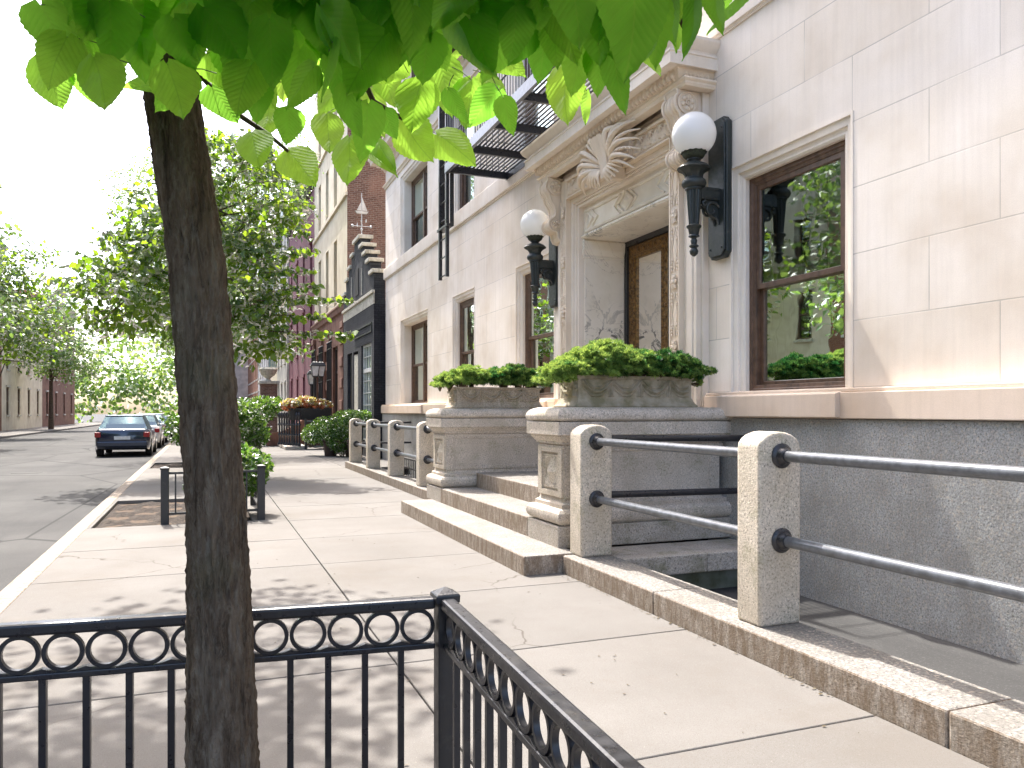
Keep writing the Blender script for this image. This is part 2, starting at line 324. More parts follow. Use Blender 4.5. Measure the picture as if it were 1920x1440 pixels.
M = dict(
    wall=m_lime('limestone ashlar', (.86, .77, .67), joints=True), lime=m_lime('dressed limestone', (.85, .755, .645)),
    lime_w=m_lime('carved limestone', (.80, .68, .54)), lime_p=m_lime('pink limestone sill', (.76, .61, .48)),
    granite=m_granite('granite', (.58,.515,.445), moss=.3), granite_r=m_granite('stained granite riser', (.38, .33, .28), stain=.75, tool=1.),
    granite_t=m_granite('worn granite tread', (.20, .19, .176), stain=0.), granite_p=m_granite('tooled granite post', (.60, .53, .44), moss=.35, tool=1.2),
    granite_d=m_granite('weathered granite', (.45, .405, .355), moss=.5), blue=m_granite('blue grey water table', (.36, .36, .35), stain=.15),
    conc=m_concrete(), marble=m_marble(), marble_p=m_plain('plain cream marble', (.84, .77, .65), (.74, .66, .54), 3, .4, (30., .1, .002)), black=m_black(), black2=m_black('satin black paint', .3, (.022, .022, .026)),
    rail=m_plain('grey painted pipe', (.15, .16, .18), (.10, .105, .115), 20, .28, metal=.2),
    green_blk=m_black('green black bronze', .42, (.022, .028, .026)), grime=m_plain('mossy bronze collar', (.05, .06, .03), (.02, .02, .018), 60, .8, (150., .6, .006)),
    brown=m_plain('brown window paint', (.15, .085, .052), (.10, .055, .034), 14, .45, streak=(.03, .018, .012)),
    bronze=m_plain('gilded bronze', (.30, .17, .06), (.09, .055, .028), 26, .38, (80., .5, .004), metal=.55), brass=m_plain('brass', (.75, .5, .12), None, 5, .2, metal=1.),
    glass=m_glass(), glass_d=m_glass('door glass', (.9, .86, .8), .5), globe=m_globe(), dark=m_plain('dark interior', (.012, .011, .01), rough=.9), curtain=m_plain('white curtain', (.62, .62, .58), (.4, .4, .37), 3, .9),
    moss=m_plain('mossy planter stone', (.42, .37, .29), (.22, .20, .12), 7, .9, (50., .7, .008)), planter=m_granite('planter stone', (.44, .38, .30), moss=.5, stain=.2),
    bbrick=m_brick('black painted brick front', (.036, .037, .042), (.052, .053, .057), (.018, .018, .02), 'y', paint=.8, b=1.), bbrick_x=m_brick('black painted brick side', (.028, .029, .035), (.04, .04, .047), (.012, .012, .015), 'x', paint=.4, b=1.),
    brick=m_brick('old brown brick', (.14, .065, .042), (.25, .135, .092), (.27, .21, .17), 'x', ms=.014), brick_y=m_brick('brown brick front', (.22, .09, .05), (.30, .14, .08), (.24, .17, .13), 'y'),
    cream=m_plain('cream stucco', (.70, .62, .46), (.58, .49, .35), 1.5, .9, streak=(.42, .34, .24)), brownst=m_plain('brownstone', (.25, .125, .085), (.16, .075, .05), 2.5, .9, streak=(.1, .05, .035)),
    maroon=m_plain('maroon painted stucco', (.20, .065, .085), (.14, .045, .06), 2, .85), offwhite=m_plain('weathered white paint', (.62, .58, .48), (.42, .38, .30), 9, .8, streak=(.2, .17, .12)),
    whitep=m_plain('white window paint', (.72, .72, .70), (.55, .54, .5), 5, .5), teal=m_plain('teal shutter paint', (.02, .12, .14), None, 5, .5),
    grey=m_plain('grey stone front', (.42, .41, .40), None, 1.5, .9), pale=m_plain('pale stone front', (.58, .54, .47), None, 1.5, .9), roof=m_plain('tar roof', (.06, .055, .05), rough=.9),
    soil=m_plain('dark soil', (.045, .03, .02), (.02, .014, .01), 20, .95, (30., 1., .03)), asphalt=m_road(),
    bark2=m_bark(), bark=m_plain('tree bark', (.13, .085, .055), (.05, .032, .022), 14, .9, (22., 1., .02), streak=(.04, .028, .02)), stalk=m_plain('green stalk', (.10, .16, .03), None, 20, .6), twig=m_plain('green brown twig', (.10, .075, .03), (.06, .035, .02), 20, .6),
    mconc=m_plain('mossy areaway wall', (.24, .25, .22), (.07, .08, .03), 3, .9), zinc=m_plain('galvanised metal', (.6, .6, .58), None, 4, .4, metal=.6),
    car_a=m_plain('silver car paint', (.42, .43, .45), None, 1, .25, metal=.6, coat=.8), car_b=m_plain('dark blue car paint', (.02, .03, .06), None, 1, .2, metal=.3, coat=1.), car_c=m_plain('white car paint', (.75, .75, .74), None, 1, .25, coat=.8), tyre=m_plain('tyre rubber', (.02, .02, .02), rough=.8), lampr=m_plain('red lamp lens', (.35, .01, .01), rough=.2),
    rust=m_plain('dark brown paint', (.06, .032, .024), (.035, .02, .016), 9, .5),
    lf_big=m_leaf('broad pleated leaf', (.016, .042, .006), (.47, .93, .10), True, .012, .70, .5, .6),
    lf_mid=m_leaf('street tree leaf', (.035, .085, .018), (.40, .62, .04), False, .5, .45, .45), lf_far=m_leaf('fine street tree leaf', (.08, .16, .05), (.38, .56, .12), False, .4, .42, .35),
    lf_jun=m_leaf('juniper needles', (.14, .235, .065), (.36, .56, .12), False, .04, .38, .9), lf_bush=m_leaf('glossy shrub leaf', (.045, .11, .03), (.26, .46, .06), False, .22, .35, .55, .45),
    lf_or=m_leaf('orange coleus leaf', (.52, .20, .10), (.6, .25, .08), False, .3, .35, .35), lf_ye=m_leaf('yellow coleus leaf', (.5, .42, .16), (.6, .55, .15), False, .3, .35, .35), lf_wh=m_leaf('white flower', (.75, .72, .68), (.5, .5, .4), False, .2, .3, .15),
)
# ---------------------------------------------------------------- ground, road, pavements
g = MB(); g.box(-300, 300, -60, 500, -.9, -.22); g.build('ground', M['asphalt'], kind='structure')
g = MB(); g.box(-11.2, -1.6, -60, 400, -.2, -.13); g.build('road', M['asphalt'], kind='structure')
g = MB(); g.box(-1.6, -1.42, -60, 400, -.21, -.004); g.build('kerb', M['granite_r'], kind='structure', bevel=.015)
g = MB(); g.box(-14.5, -11.2, -60, 400, -.21, .0); g.build('opposite_pavement', M['conc'], kind='structure', bevel=.01)
# paving slabs with open joints
sl_v = []; me = MB(); tones = []
pits = [(-1.36, .62, -1.2, 2.42), (-1.36, .60, 11.32, 14.6), (-1.36, .3, 22.6, 25.)]
def slab(x0, x1, y0, y1):
    for p in pits:
        if x0 < p[1]-.01 and x1 > p[0]+.01 and y0 < p[3]-.01 and y1 > p[2]+.01:
            if y0 < p[2]: slab(x0, x1, y0, p[2])
            if y1 > p[3]: slab(x0, x1, p[3], y1)
            y0_, y1_ = max(y0, p[2]), min(y1, p[3])
            if x1 > p[1]: slab(p[1], x1, y0_, y1_)
            if x0 < p[0]: slab(x0, p[0], y0_, y1_)
            return
    j = .0055; me.box(x0+j, x1-j, y0+j, y1-j, -.08, random.uniform(-.0015, .0015)); tones.extend([random.random()]*6)
for i in range(-4, 34):
    y = 2.95 + 1.635*i
    slab(-1.42, 1.06, y, y+1.635); slab(1.06, 3.085 if y < 11 else 3.47, y, y+1.635)
    if y > 11 and y < 23.9: pass
    if y > 19.5: slab(3.47, 5.4, y, y+1.635)
for i in range(34, 150, 4): slab(-1.42, 1.06, 2.95+1.635*i, 2.95+1.635*(i+4)); slab(1.06, 5.4, 2.95+1.635*i, 2.95+1.635*(i+4))
sw = me.build('sidewalk', M['conc'], kind='structure', bevel=.004, seg=1)
a = sw.data.attributes.new('slab', 'FLOAT', 'FACE'); a.data.foreach_set('value', tones)
g = MB(); g.box(-1.41, 3.085, -4, 60, -.2, -.06); g.box(3.085, 3.47, 11.6, 60, -.2, -.06); g.box(3.47, 5.4, 21.2, 60, -.2, -.06); g.build('joint_bed', m_plain('joint dirt', (.10, .06, .035), (.05, .035, .02), 30, .95), kind='structure')
g = MB()
for x0, x1, y0, y1 in pits: g.relief((x0, y0, -.05), (1, 0, 0), (0, 1, 0), (0, 0, 1), x1-x0, y1-y0, 30, 40, lambda a, b: .025*math.sin(a*9)*math.cos(b*7)+random.uniform(-.012, .012))
g.build('tree_pit_soil', M['soil'], kind='structure')
g = MB(); g.box(3.4, 5.3, -6, 6.2, -1.4, -1.25); g.box(3.8, 5.3, 11.75, 21., -1.4, -1.25)
g.build('areaway_floor', M['mconc'], kind='structure')

# ---------------------------------------------------------------- areaway kerbs (low granite walls)
def kerb_wall(segs, x0, x1, label):
    t = thing('granite_kerb_wall', (x0, segs[0], 0), label, 'kerb wall')
    for a, b in zip(segs[:-1], segs[1:]):
        m = MB(); m.box(x0, x1, a+.003, b-.003, -.02, .165); m.build('coping_block', [M['granite_r'], M['granite_t']], t, bevel=.012)
    m = MB(); m.box(x0+.06, x1-.02, segs[0], segs[-1], -1.3, -.03); m.build('retaining_wall', M['mconc'], t)
    return t
kw1 = kerb_wall([-2.2, .35, 2.55, 5.02, 6.6], 3.085, 3.51, 'low granite kerb wall along the sidewalk to the right of the steps, with a rail shadow on it')
kw2 = kerb_wall([11.7, 14.2, 16.6, 19., 21.1], 3.47, 3.88, 'low granite kerb wall carrying four posts beyond the far pedestal')
for kw in (kw1, kw2):
    for c in kw.children:
        if c.name.startswith('coping'):
            for p in c.data.polygons: p.material_index = 1 if p.normal.z > .7 else 0
wl = thing('areaway_wall', (3.6, 6.3, 0), 'mossy concrete areaway wall below the slab beside the near pedestal', 'wall')
m = MB(); m.box(3.55, 5.2, 6.36, 6.9, -1.3, -.02); m.build('wall_face', M['mconc'], wl)
m = MB(); m.box(3.52, 4.42, 6.23, 6.86, -.02, .16); m.box(4.424, 5.16, 6.23, 6.86, -.02, .158); m.build('ledge_slab', M['granite_d'], wl, bevel=.012)

# ---------------------------------------------------------------- front steps
st = thing('front_steps', (3.2, 9.3, 0), 'three broad granite steps between the two pedestals up to the entrance', 'steps')
def step(x0, x1, y0, y1, z0, z1, nb):
    m = MB(); L = (y1-y0)/nb
    for i in range(nb): m.box(x0, x1, y0+L*i+.002, y0+L*(i+1)-.002, z0, z1)
    o = m.build('step', [M['granite_r'], M['granite_t']], st, bevel=.012)
    for p in o.data.polygons: p.material_index = 1 if p.normal.z > .7 else 0
step(2.70, 3.25, 6.6, 11.42, -.02, .178, 1)
step(3.17, 3.8, 7.66, 10.94, .17, .385, 1)
step(3.70, 4.3, 7.70, 10.9, .30, .60, 1)
m = MB(); m.box(4.303, 6.6, 7.72, 10.88, .2, .598); o = m.build('landing', M['granite_t'], st)

# ---------------------------------------------------------------- pedestals
def pedestal(ys, front_far, label):
    y0, y1 = ys
    t = thing('granite_pedestal', (3.3, (y0+y1)/2, .17), label, 'pedestal', 'granite pedestals flanking the steps')
    m = MB(); m.box(3.17, 5.2, y0-.10, y1+.10, .168, .382); m.build('plinth', M['granite_d'], t, bevel=.012)
    m = MB(); m.loft(3.28, 5.12, y0, y1, [(.05, .378), (.05, .394), (.085, .398), (.11, .425), (.12, .46), (.112, .505), (.085, .535), (.062, .542), (.045, .544), (.045, .582), (.03, .586), (.012, .60), (.0, .64)])
    m.build('base_moulding', M['granite'], t, smooth=30)
    m = MB(); m.box(3.28, 5.10, y0, y1, .63, 1.16)
    for s, yy in ((-1, y0), (1, y1)):                                  # sunk side panels: raised border strips
        ya, yb = (yy-.012, yy) if s < 0 else (yy, yy+.012)
        m.box(3.282, 3.40, ya, yb, .64, 1.15); m.box(4.98, 5.098, ya, yb, .64, 1.15); m.box(3.40, 4.98, ya, yb, 1.10, 1.148); m.box(3.40, 4.98, ya, yb, .642, .70)
    m.build('shaft', M['granite'], t, bevel=.006)
    m = MB(); xa = 3.28                                                # carved front panel with lozenge and sun-ray
    ya, yb = y0+.09, y1-.09
    for (p, q, r_, s_) in ((y0, ya, .65, 1.14), (yb, y1, .65, 1.14), (ya, yb, 1.09, 1.14), (ya, yb, .65, .70)): m.box(xa-.03, xa, p, q, r_, s_)
    for k, (dy, wz) in enumerate(((.03, .0), (.055, .0))):
        m.frame_yz(ya+dy, yb-dy, .71+dy*.6, 1.08-dy*.6, [(0, xa), (0, xa-.018+k*.006), (.014, xa-.018+k*.006), (.014, xa)])
    yc, zc = (y0+y1)/2, .89; hw, hh = (yb-ya)/2-.07, .155
    m.add([(xa, yc-hw, zc), (xa, yc, zc+hh), (xa, yc+hw, zc), (xa, yc, zc-hh), (xa-.05, yc, zc)], [(0, 1, 4), (1, 2, 4), (2, 3, 4), (3, 0, 4)])
    for s in (-1, 1):
        for tz in (1, -1):
            m.add([(xa, yc+s*(hw+.01), zc+tz*.02), (xa, yc+s*(hw+.01), zc+tz*.17), (xa, yc+s*.02, zc+tz*.17), (xa-.028, yc+s*hw*.8, zc+tz*.13)], [(0, 1, 3), (1, 2, 3), (2, 0, 3)])
    m.build('front_panel', M['granite_p'], t)
    m = MB(); m.loft(3.28, 5.12, y0, y1, [(.0, 1.125), (.018, 1.128), (.018, 1.16), (.006, 1.164), (.006, 1.172), (.034, 1.176), (.034, 1.198), (.042, 1.20), (.056, 1.22), (.08, 1.245), (.083, 1.25), (.083, 1.262), (.112, 1.268), (.112, 1.386), (.104, 1.394), (.07, 1.396)])
    m.build('neck_moulding', M['granite'], t, smooth=30)
    m = MB(); m.loft(3.28, 5.12, y0, y1, [(.06, 1.390), (.06, 1.402), (.10, 1.406), (.118, 1.424), (.124, 1.450), (.116, 1.480), (.092, 1.510), (.055, 1.530), (.01, 1.540)])
    m.build('cap', M['granite'], t, smooth=32)
    return t
pedestal((6.98, 7.56), 0, 'nearer granite pedestal with lozenge panel, beside the rounded post')
pedestal((11.03, 11.61), 0, 'farther granite pedestal across the steps, beside the far posts')

# ---------------------------------------------------------------- posts and pipe rails
def post(x0, x1, y0, y1, zt, label, grp, z0=.163):
    t = thing('granite_post', ((x0+x1)/2, (y0+y1)/2, z0), label, 'post', grp)
    n = 10; r = (x1-x0)/2; xc = (x0+x1)/2; r_ = r*.96
    poly = [(x0, z0), (x1, z0)] + [(xc + r*math.cos(a), zt - r_*.66 + r_*.66*math.sin(a)) for a in [math.pi*i/n*1. for i in range(n+1)]]
    m = MB(); m.prism(poly, 'y', y0, y1); m.build('post_body', M['granite_p'], t, bevel=.022, seg=3, smooth=35)
    return t
def flange(m, x, y, z, s, R_=.079):
    pts = [(R_*.98, 0), (R_, .008), (R_*.9, .016), (R_*.72, .02), (R_*.68, .03), (R_*.60, .05), (.04, .06)]
    m.rings([[(x + r*math.cos(a), y + s*d, z + r*math.sin(a)) for a in [2*math.pi*j/20 for j in range(20)]] for r, d in pts])
def bay(x, ya, yb, zs, label, loc=None, grp='pipe rails between granite posts'):
    t = thing('pipe_railing', (x, ya, zs[-1]), label, 'railing', grp)
    for z in zs:
        m = MB(); m.tube([(x, ya, z), (x, yb, z)], .035, 16); m.build('rail', M['rail'], t, smooth=60)
        for yy, s in ((ya, 1), (yb, -1)):
            m = MB(); flange(m, x, yy, z, s); m.build('flange', M['black2'], t, smooth=40)
    return t
PG = 'rounded granite railing posts'
post(3.18, 3.50, 3.94, 4.17, 1.372, 'tall tooled granite post nearest the camera at the right, in front of the brown window', PG)
post(3.19, 3.51, 6.42, 6.67, 1.375, 'rounded granite post standing against the near pedestal with moss by its rail collars', PG)
post(3.18, 3.50, 1.45, 1.68, 1.37, 'granite post of the areaway railing outermost to the right of the picture', PG)
bay(3.345, 4.17, 6.42, (1.222, .695), 'pair of grey pipe rails sloping across the right foreground between two granite posts')
bay(3.345, 1.68, 3.94, (1.222, .695), 'pair of pipe rails right of the nearest granite post')
ys = [(13.53, 13.76), (15.9, 16.13), (18.27, 18.5), (20.6, 20.83)]
nm = ['first granite post beyond the far pedestal', 'second granite post beyond the far pedestal', 'third granite post beyond the far pedestal', 'farthest granite post, at the end of the kerb wall by the bushes']
for (a_, b_), n_ in zip(ys, nm): post(3.53, 3.83, a_, b_, 1.315, n_, PG)
bn = ['short pipe rails between far pedestal and first far post', 'pipe rails between first and second far posts', 'pipe rails between second and third far posts', 'pipe rails between third and farthest posts']
for (a_, b_), n_ in zip([(11.72, 13.53), (13.76, 15.9), (16.13, 18.27), (18.5, 20.6)], bn): bay(3.68, a_, b_, (1.18, .64), n_)
# return rails running from the near post back to the house wall, and at the far end
t = thing('return_railing', (3.5, 6.5, .7), 'black pipe rails running from the post back to the house in front of the pedestal', 'railing')
for z in (1.245, .715):
    m = MB(); m.tube([(3.51, 6.54, z), (5.2, 6.54, z-.02)], .033, 14); m.build('rail', M['black2'], t, smooth=60)
t = thing('return_railing', (3.8, 20.7, .6), 'black pipe rails from the farthest post back to the house', 'railing')
for z in (1.2, .66):
    m = MB(); m.tube([(3.83, 20.7, z), (5.2, 20.7, z)], .03, 10); m.build('rail', M['black2'], t, smooth=60)
t = thing('areaway_fence', (4.9, 13, -.3), 'low black iron lattice behind the far posts over the areaway', 'fence')
m = MB()
for k in range(40): m.box(4.2, 4.215, 12.6+k*.16, 12.62+k*.16, -.4, .42)
for z in (.42, .22, 0.02): m.box(4.19, 4.225, 12.5, 19., z, z+.03)
m.build('lattice', M['black'], t)
# ---------------------------------------------------------------- the limestone apartment house
F = 5.27
H1 = thing('limestone_apartment_house', (5.3, 10, 0), 'pale limestone apartment house with carved entrance portal and brown sash windows', 'building')
def wall_face(m, X, y0, y1, z0, z1, op, depth=.4):
    ys = sorted({y0, y1, *[o[0] for o in op], *[o[1] for o in op]}); zs = sorted({z0, z1, *[o[2] for o in op], *[o[3] for o in op]})
    for a, b in zip(ys[:-1], ys[1:]):
        for c, d in zip(zs[:-1], zs[1:]):
            yc, zc = (a+b)/2, (c+d)/2
            if any(o[0] < yc < o[1] and o[2] < zc < o[3] for o in op): continue
            m.add([(X, a, c), (X, a, d), (X, b, d), (X, b, c)], [(0, 1, 2, 3)])
    for a, b, c, d in op:
        X2 = X + depth
        m.add([(X, a, c), (X, b, c), (X, b, d), (X, a, d), (X2, a, c), (X2, b, c), (X2, b, d), (X2, a, d)], [(0, 1, 5, 4), (1, 2, 6, 5), (2, 3, 7, 6), (3, 0, 4, 7)])
def window(bld, F, y0, y1, z0, z1, rec=.12, n=1, sur=.17, cm='lime', fm='brown', curt=(), split=.5, label=None, drop=.17, fw=.085):
    m = MB(); e = z0 - drop
    if sur:
        s = sur/.17
        m.frame_yz(y0, y1, e, z1, [(0, F+.3), (0, F-.006), (.028*s, F-.006), (.034*s, F+.016), (.095*s, F+.03), (.10*s, F+.05), (.13*s, F+.062), (.15*s, F+.058), (.17*s, F+.075), (.17*s, F+rec+.14)])
    W = m.build('window', M[cm], bld, smooth=25) if sur else bpy.data.objects.new('window', None)
    if not sur: col.objects.link(W); W.parent = bld
    if label: W['label'] = label
    a, b, c, d = y0+sur, y1-sur, e+sur, z1-sur; X = F+rec
    m = MB(); m.frame_yz(a, b, max(c, z0-.02), d, [(0, X+.13), (0, X), (fw*.5, X), (fw*.55, X+.015), (fw, X+.02), (fw, X+.13)])
    wid = (b-a)/n
    for k in range(1, n): m.box(X+.004, X+.125, a+k*wid-.06, a+k*wid+.06, max(c, z0), d-.03)
    m.build('frame', M[fm], W, bevel=.004, seg=1)
    for k in range(n):
        p, q = a+k*wid+fw*(1 if k == 0 else .7), a+(k+1)*wid-fw*(1 if k == n-1 else .7); lo = max(c, z0)+fw-.02; hi = d-fw; mid = lo+(hi-lo)*split
        m = MB(); m.frame_yz(p, q, mid-.03, hi, [(0, X+.07), (0, X+.03), (.048, X+.03), (.056, X+.045), (.056, X+.07)])
        m.frame_yz(p, q, lo, mid+.03, [(0, X+.115), (0, X+.076), (.055, X+.076), (.062, X+.09), (.062, X+.115)]); m.build('sash', M[fm], W)
        m = MB(); m.add([(X+.052, p+.05, mid), (X+.052, q-.05, mid), (X+.052, q-.05, hi-.05), (X+.052, p+.05, hi-.05)], [(0, 1, 2, 3)])
        m.add([(X+.096, p+.05, lo+.05), (X+.096, q-.05, lo+.05), (X+.096, q-.05, mid-.02), (X+.096, p+.05, mid-.02)], [(0, 1, 2, 3)]); m.build('pane', M['glass'], W)
        for (ca, cb, cz) in curt:
            m = MB(); ya, yb = p+(q-p)*ca, p+(q-p)*cb; nn = 24
            vs = []; 
            for i in range(nn+1):
                yy = ya+(yb-ya)*i/nn; xx = X+.22+.018*math.sin(i*1.9)
                vs += [(xx, yy, lo+(hi-lo)*cz), (xx, yy, hi)]
            m.add(vs, [(2*i, 2*i+2, 2*i+3, 2*i+1) for i in range(nn)]); m.build('curtain', M['curtain'], W, smooth=60)
        m = MB(); m.add([(X+.9, p-.3, lo-.3), (X+.9, q+.3, lo-.3), (X+.9, q+.3, hi+.3), (X+.9, p-.3, hi+.3)], [(0, 1, 2, 3)]); m.build('room', M['dark'], W)
    return W
rows = [(1.69, 4.13), (5.96, 8.29), (9.6, 11.9)]
cols_ = [(5.29, 7.02, .12, 1), (11.57, 13.30, .12, 1), (15.63, 17.22, .12, 1), (19.34, 22.34, .28, 2)]
opn = [(7.89, 10.70, .55, 4.69)]; wins = []
for ri, (za, zb) in enumerate(rows):
    cc = cols_ + ([(1.2, 2.93, .12, 1)] if ri == 0 else [(1.2, 2.93, .12, 1), (8.43, 10.16, .12, 1)])
    for (a, b, rec, n) in cc: opn.append((a, b, za, zb)); wins.append((ri, a, b, za, zb, rec, n))
m = MB(); wall_face(m, F, -4, 24.36, 1.2, 15, opn, .55)
m.add([(F, 24.36, -1.3), (16, 24.36, -1.3), (16, 24.36, 15), (F, 24.36, 15)], [(0, 1, 2, 3)]); m.add([(F, -4, -1.3), (16, -4, -1.3), (16, -4, 15), (F, -4, 15)], [(0, 1, 2, 3)])
m.add([(F, -4, 15), (16, -4, 15), (16, 24.36, 15), (F, 24.36, 15)], [(0, 1, 2, 3)]); m.add([(16, -4, -1.3), (16, 24.36, -1.3), (16, 24.36, 15), (16, -4, 15)], [(0, 1, 2, 3)])
m.build('wall', M['wall'], H1)
for (ri, a, b, za, zb, rec, n) in wins:
    cv = ((0.02, .3, 0.), (.7, .98, 0.)) if ri else (((.0, .34, 0.),) if a < 6 else ((.05, .55, 0.),) if a < 12 else ((.5, .98, 0.),))
    window(H1, F, a, b, za, zb, rec, n, curt=cv, split=.5, drop=.17)
m = MB()
for a, b in ((-4, 7.28), (11.32, 24.40)): m.box(5.17, 5.9, a, b, -1.3, 1.43)
m.build('water_table', M['blue'], H1, bevel=.006)
# sill course: runs along the wall, with projecting window sills
m = MB()
for a, b in ((-4, 7.3), (11.3, 24.43)):
    m.box(5.135, 5.8, a, b, 1.435, 1.665); m.box(5.155, 5.8, a, b, 1.665, 1.70)
m.build('sill_course', M['lime_p'], H1, bevel=.008)
for (a, b, rec, n) in cols_ + [(1.2, 2.93, .12, 1)]:
    m = MB(); a_, b_ = a+.02, b-.02
    m.prism([(5.085, 1.445), (5.6, 1.445), (5.6, 1.712), (5.3, 1.712), (5.085, 1.655)], 'y', a_, b_); m.build('window_sill', M['lime_p'], H1, bevel=.006)
m = MB()
m.mould([(F, -4.0), (F, 24.36), (9, 24.36)], [(0, 5.60), (.02, 5.60), (.03, 5.625), (.055, 5.63), (.06, 5.66), (.06, 5.93), (.05, 5.945), (0, 5.955)])
m.build('string_course', M['lime'], H1, smooth=25)
m = MB()
m.mould([(F, -4.0), (F, 24.36), (9, 24.36)], [(0, 8.44), (.03, 8.44), (.05, 8.50), (.08, 8.52), (.08, 8.56), (0, 8.58)])
m.mould([(F, -4.0), (F, 24.36), (9, 24.36)], [(0, 8.98), (.04, 9.0), (.06, 9.06), (.12, 9.10), (.12, 9.14), (.24, 9.18), (.24, 9.22), (.40, 9.26), (.42, 9.36), (.47, 9.42), (.47, 9.46), (0, 9.54)])
m.build('upper_cornice', M['lime_w'], H1, smooth=25)

# ---------------------------------------------------------------- portal: Y 7.24 - 11.36, symmetric about 9.295
YC = 9.295
def mir(m0):
    "mirror a mesh builder about the portal axis"
    m1 = MB(); m1.v = [(x, 2*YC-y, z) for x, y, z in m0.v]; m1.f = [tuple(reversed(f)) for f in m0.f]; m1.m = list(m0.m); return m1
def both(mk, name, mat, **k):
    a = mk(); o = []
    for q in (a, mir(a)): o.append(q.build(name, mat, H1, **k))
    return o
# backing pier with its stepped returns
def bp():
    m = MB(); m.box(5.13, 5.5, 7.44, 7.70, .55, 5.10); m.box(5.19, 5.5, 7.40, 7.44, .55, 5.10); m.box(5.115, 5.5, 7.50, 7.62, .55, 5.09); return m
both(bp, 'backing_pier', M['lime'], bevel=.008)
def palmette(m, x, yc, zc, L, up=1, wide=1.25, n=7):
    for k in range(n):
        a = (k-(n-1)/2)/((n-1)/2)*wide; l = L*(1-.28*abs(a)/wide)
        p = [(x, yc, zc), (x-.014, yc+l*.55*math.sin(a), zc+up*l*.55*math.cos(a)), (x-.004, yc+l*math.sin(a*1.15), zc+up*l*math.cos(a*1.1))]
        m.tube(p, [L*.05, L*.14, L*.05], 6)
def spiral(m, x, yc, zc, r, s=1, turns=2.):
    k = 16; m.tube([(x-.01, yc+s*r*(1-i/k*.8)*math.cos(turns*6.28*i/k), zc+r*(1-i/k*.8)*math.sin(turns*6.28*i/k)) for i in range(k+1)], [r*.26]*(k+1), 5)
def leafy(u, v, seed=0.):
    "low relief: lozenges alternating with acanthus knots"
    per = .86; ph = (v / per) % 1.; c = u-.06
    if ph < .55:
        hw = .052*(1-abs(ph-.275)/.275); d = abs(c)
        h = .012 if abs(d-hw) < .008 else (.007 if d < hw else .002)
        if d > hw+.012: h += .010*max(0, math.sin(v*95+c*60))*max(0, math.sin(c*120+v*33))
        return h
    q = (ph-.55)/.45
    return .006 + .024*max(0., math.sin(q*math.pi))*(.35+.65*abs(math.sin(v*62+abs(c)*75)))*(1-min(1, abs(c)/.068))**.4
def acanth(u, v):
    k = u*11.; a = abs(math.sin(k*math.pi*.5)); c = abs(v-.13)/.13
    s = .5+.5*math.sin((u*9)+math.sin(v*40)*1.3)*math.cos(v*52+u*17)
    fan = abs(math.sin(math.atan2(v-.02, ((u*1.8) % 1.)-.5)*9))
    return .006+.03*(1-c**3)*(.25+.45*s+.5*fan*s)
def cp():
    m = MB(); m.box(5.075, 5.32, 7.68, 7.885, .55, 5.0)
    m.box(5.058, 5.075, 7.68, 7.70, .9, 4.70); m.box(5.058, 5.075, 7.862, 7.885, .9, 4.70)
    yc = 7.782; z = 1.1
    while z < 4.6:                                                    # lozenge, acanthus knot, lozenge ...
        for s in (-1, 1):
            for tz in (-1, 1): m.tube([(5.068, yc+s*.058, z), (5.068, yc, z+tz*.26)], .0065, 5)
        m.add([(5.074, yc-.045, z), (5.074, yc, z+.21), (5.074, yc+.045, z), (5.074, yc, z-.21), (5.058, yc, z)], [(0, 1, 4), (1, 2, 4), (2, 3, 4), (3, 0, 4)])
        for s in (-1, 1):
            for q in (.12, .16, .20, .24):
                for tz in (-1, 1): m.ball((5.066, yc+s*(.062-.004*(q*20 % 3)), z+tz*q), (.012, .016, .02), 6, 4)
        palmette(m, 5.062, yc, z+.30, .085, 1); palmette(m, 5.062, yc, z+.46, .085, -1); m.ball((5.055, yc, z+.38), (.026, .034, .03), 8, 6)
        for s in (-1, 1): spiral(m, 5.06, yc+s*.04, z+.38, .028, s)
        z += .76
    return m
both(cp, 'carved_pilaster', M['lime_w'], smooth=40)
# inner stepped architrave (frame round the doorway), top at 4.69
m = MB()
for (ins, xo, w_) in ((0, 5.14, .07), (.07, 5.17, .03), (.10, 5.20, .045)):
    a, b, zt = 7.885+ins, 10.705-ins, 4.69-ins
    for (p, q) in ((a, a+w_), (b-w_, b)): m.box(xo, 5.34, p, q, .55, zt)
    m.box(xo, 5.34, a+w_, b-w_, zt-w_, zt)
m.build('architrave', M['lime'], H1, bevel=.008)
# carved band above the architrave
m = MB(); m.box(5.09, 5.35, 7.885, 10.705, 4.69, 4.985)
m.box(5.055, 5.09, 7.885, 10.705, 4.69, 4.715); m.box(5.045, 5.09, 7.885, 10.705, 4.95, 4.985)
for k in range(13):
    yy = 7.99+k*.217
    if abs(yy-9.1) < .35: continue
    palmette(m, 5.088, yy, 4.735, .17, 1, 1.35, 9); m.ball((5.07, yy, 4.75), (.035, .04, .03), 8, 6)
    if k < 12:
        for s in (-1, 1): spiral(m, 5.075, yy+.108+s*.036, 4.80, .036, s)
        palmette(m, 5.08, yy+.108, 4.94, .085, -1, 1.1, 5)
for k in range(60):
    yy = random.uniform(7.92, 10.68); m.ball((5.085, yy, random.uniform(4.73, 4.93)), (.018, .014, .014), 6, 4)
m.build('carved_frieze', M['lime_w'], H1, smooth=40)
m = MB(); m.box(5.12, 5.4, 7.68, 10.91, 4.985, 5.10); m.build('plain_frieze', M['lime_w'], H1)
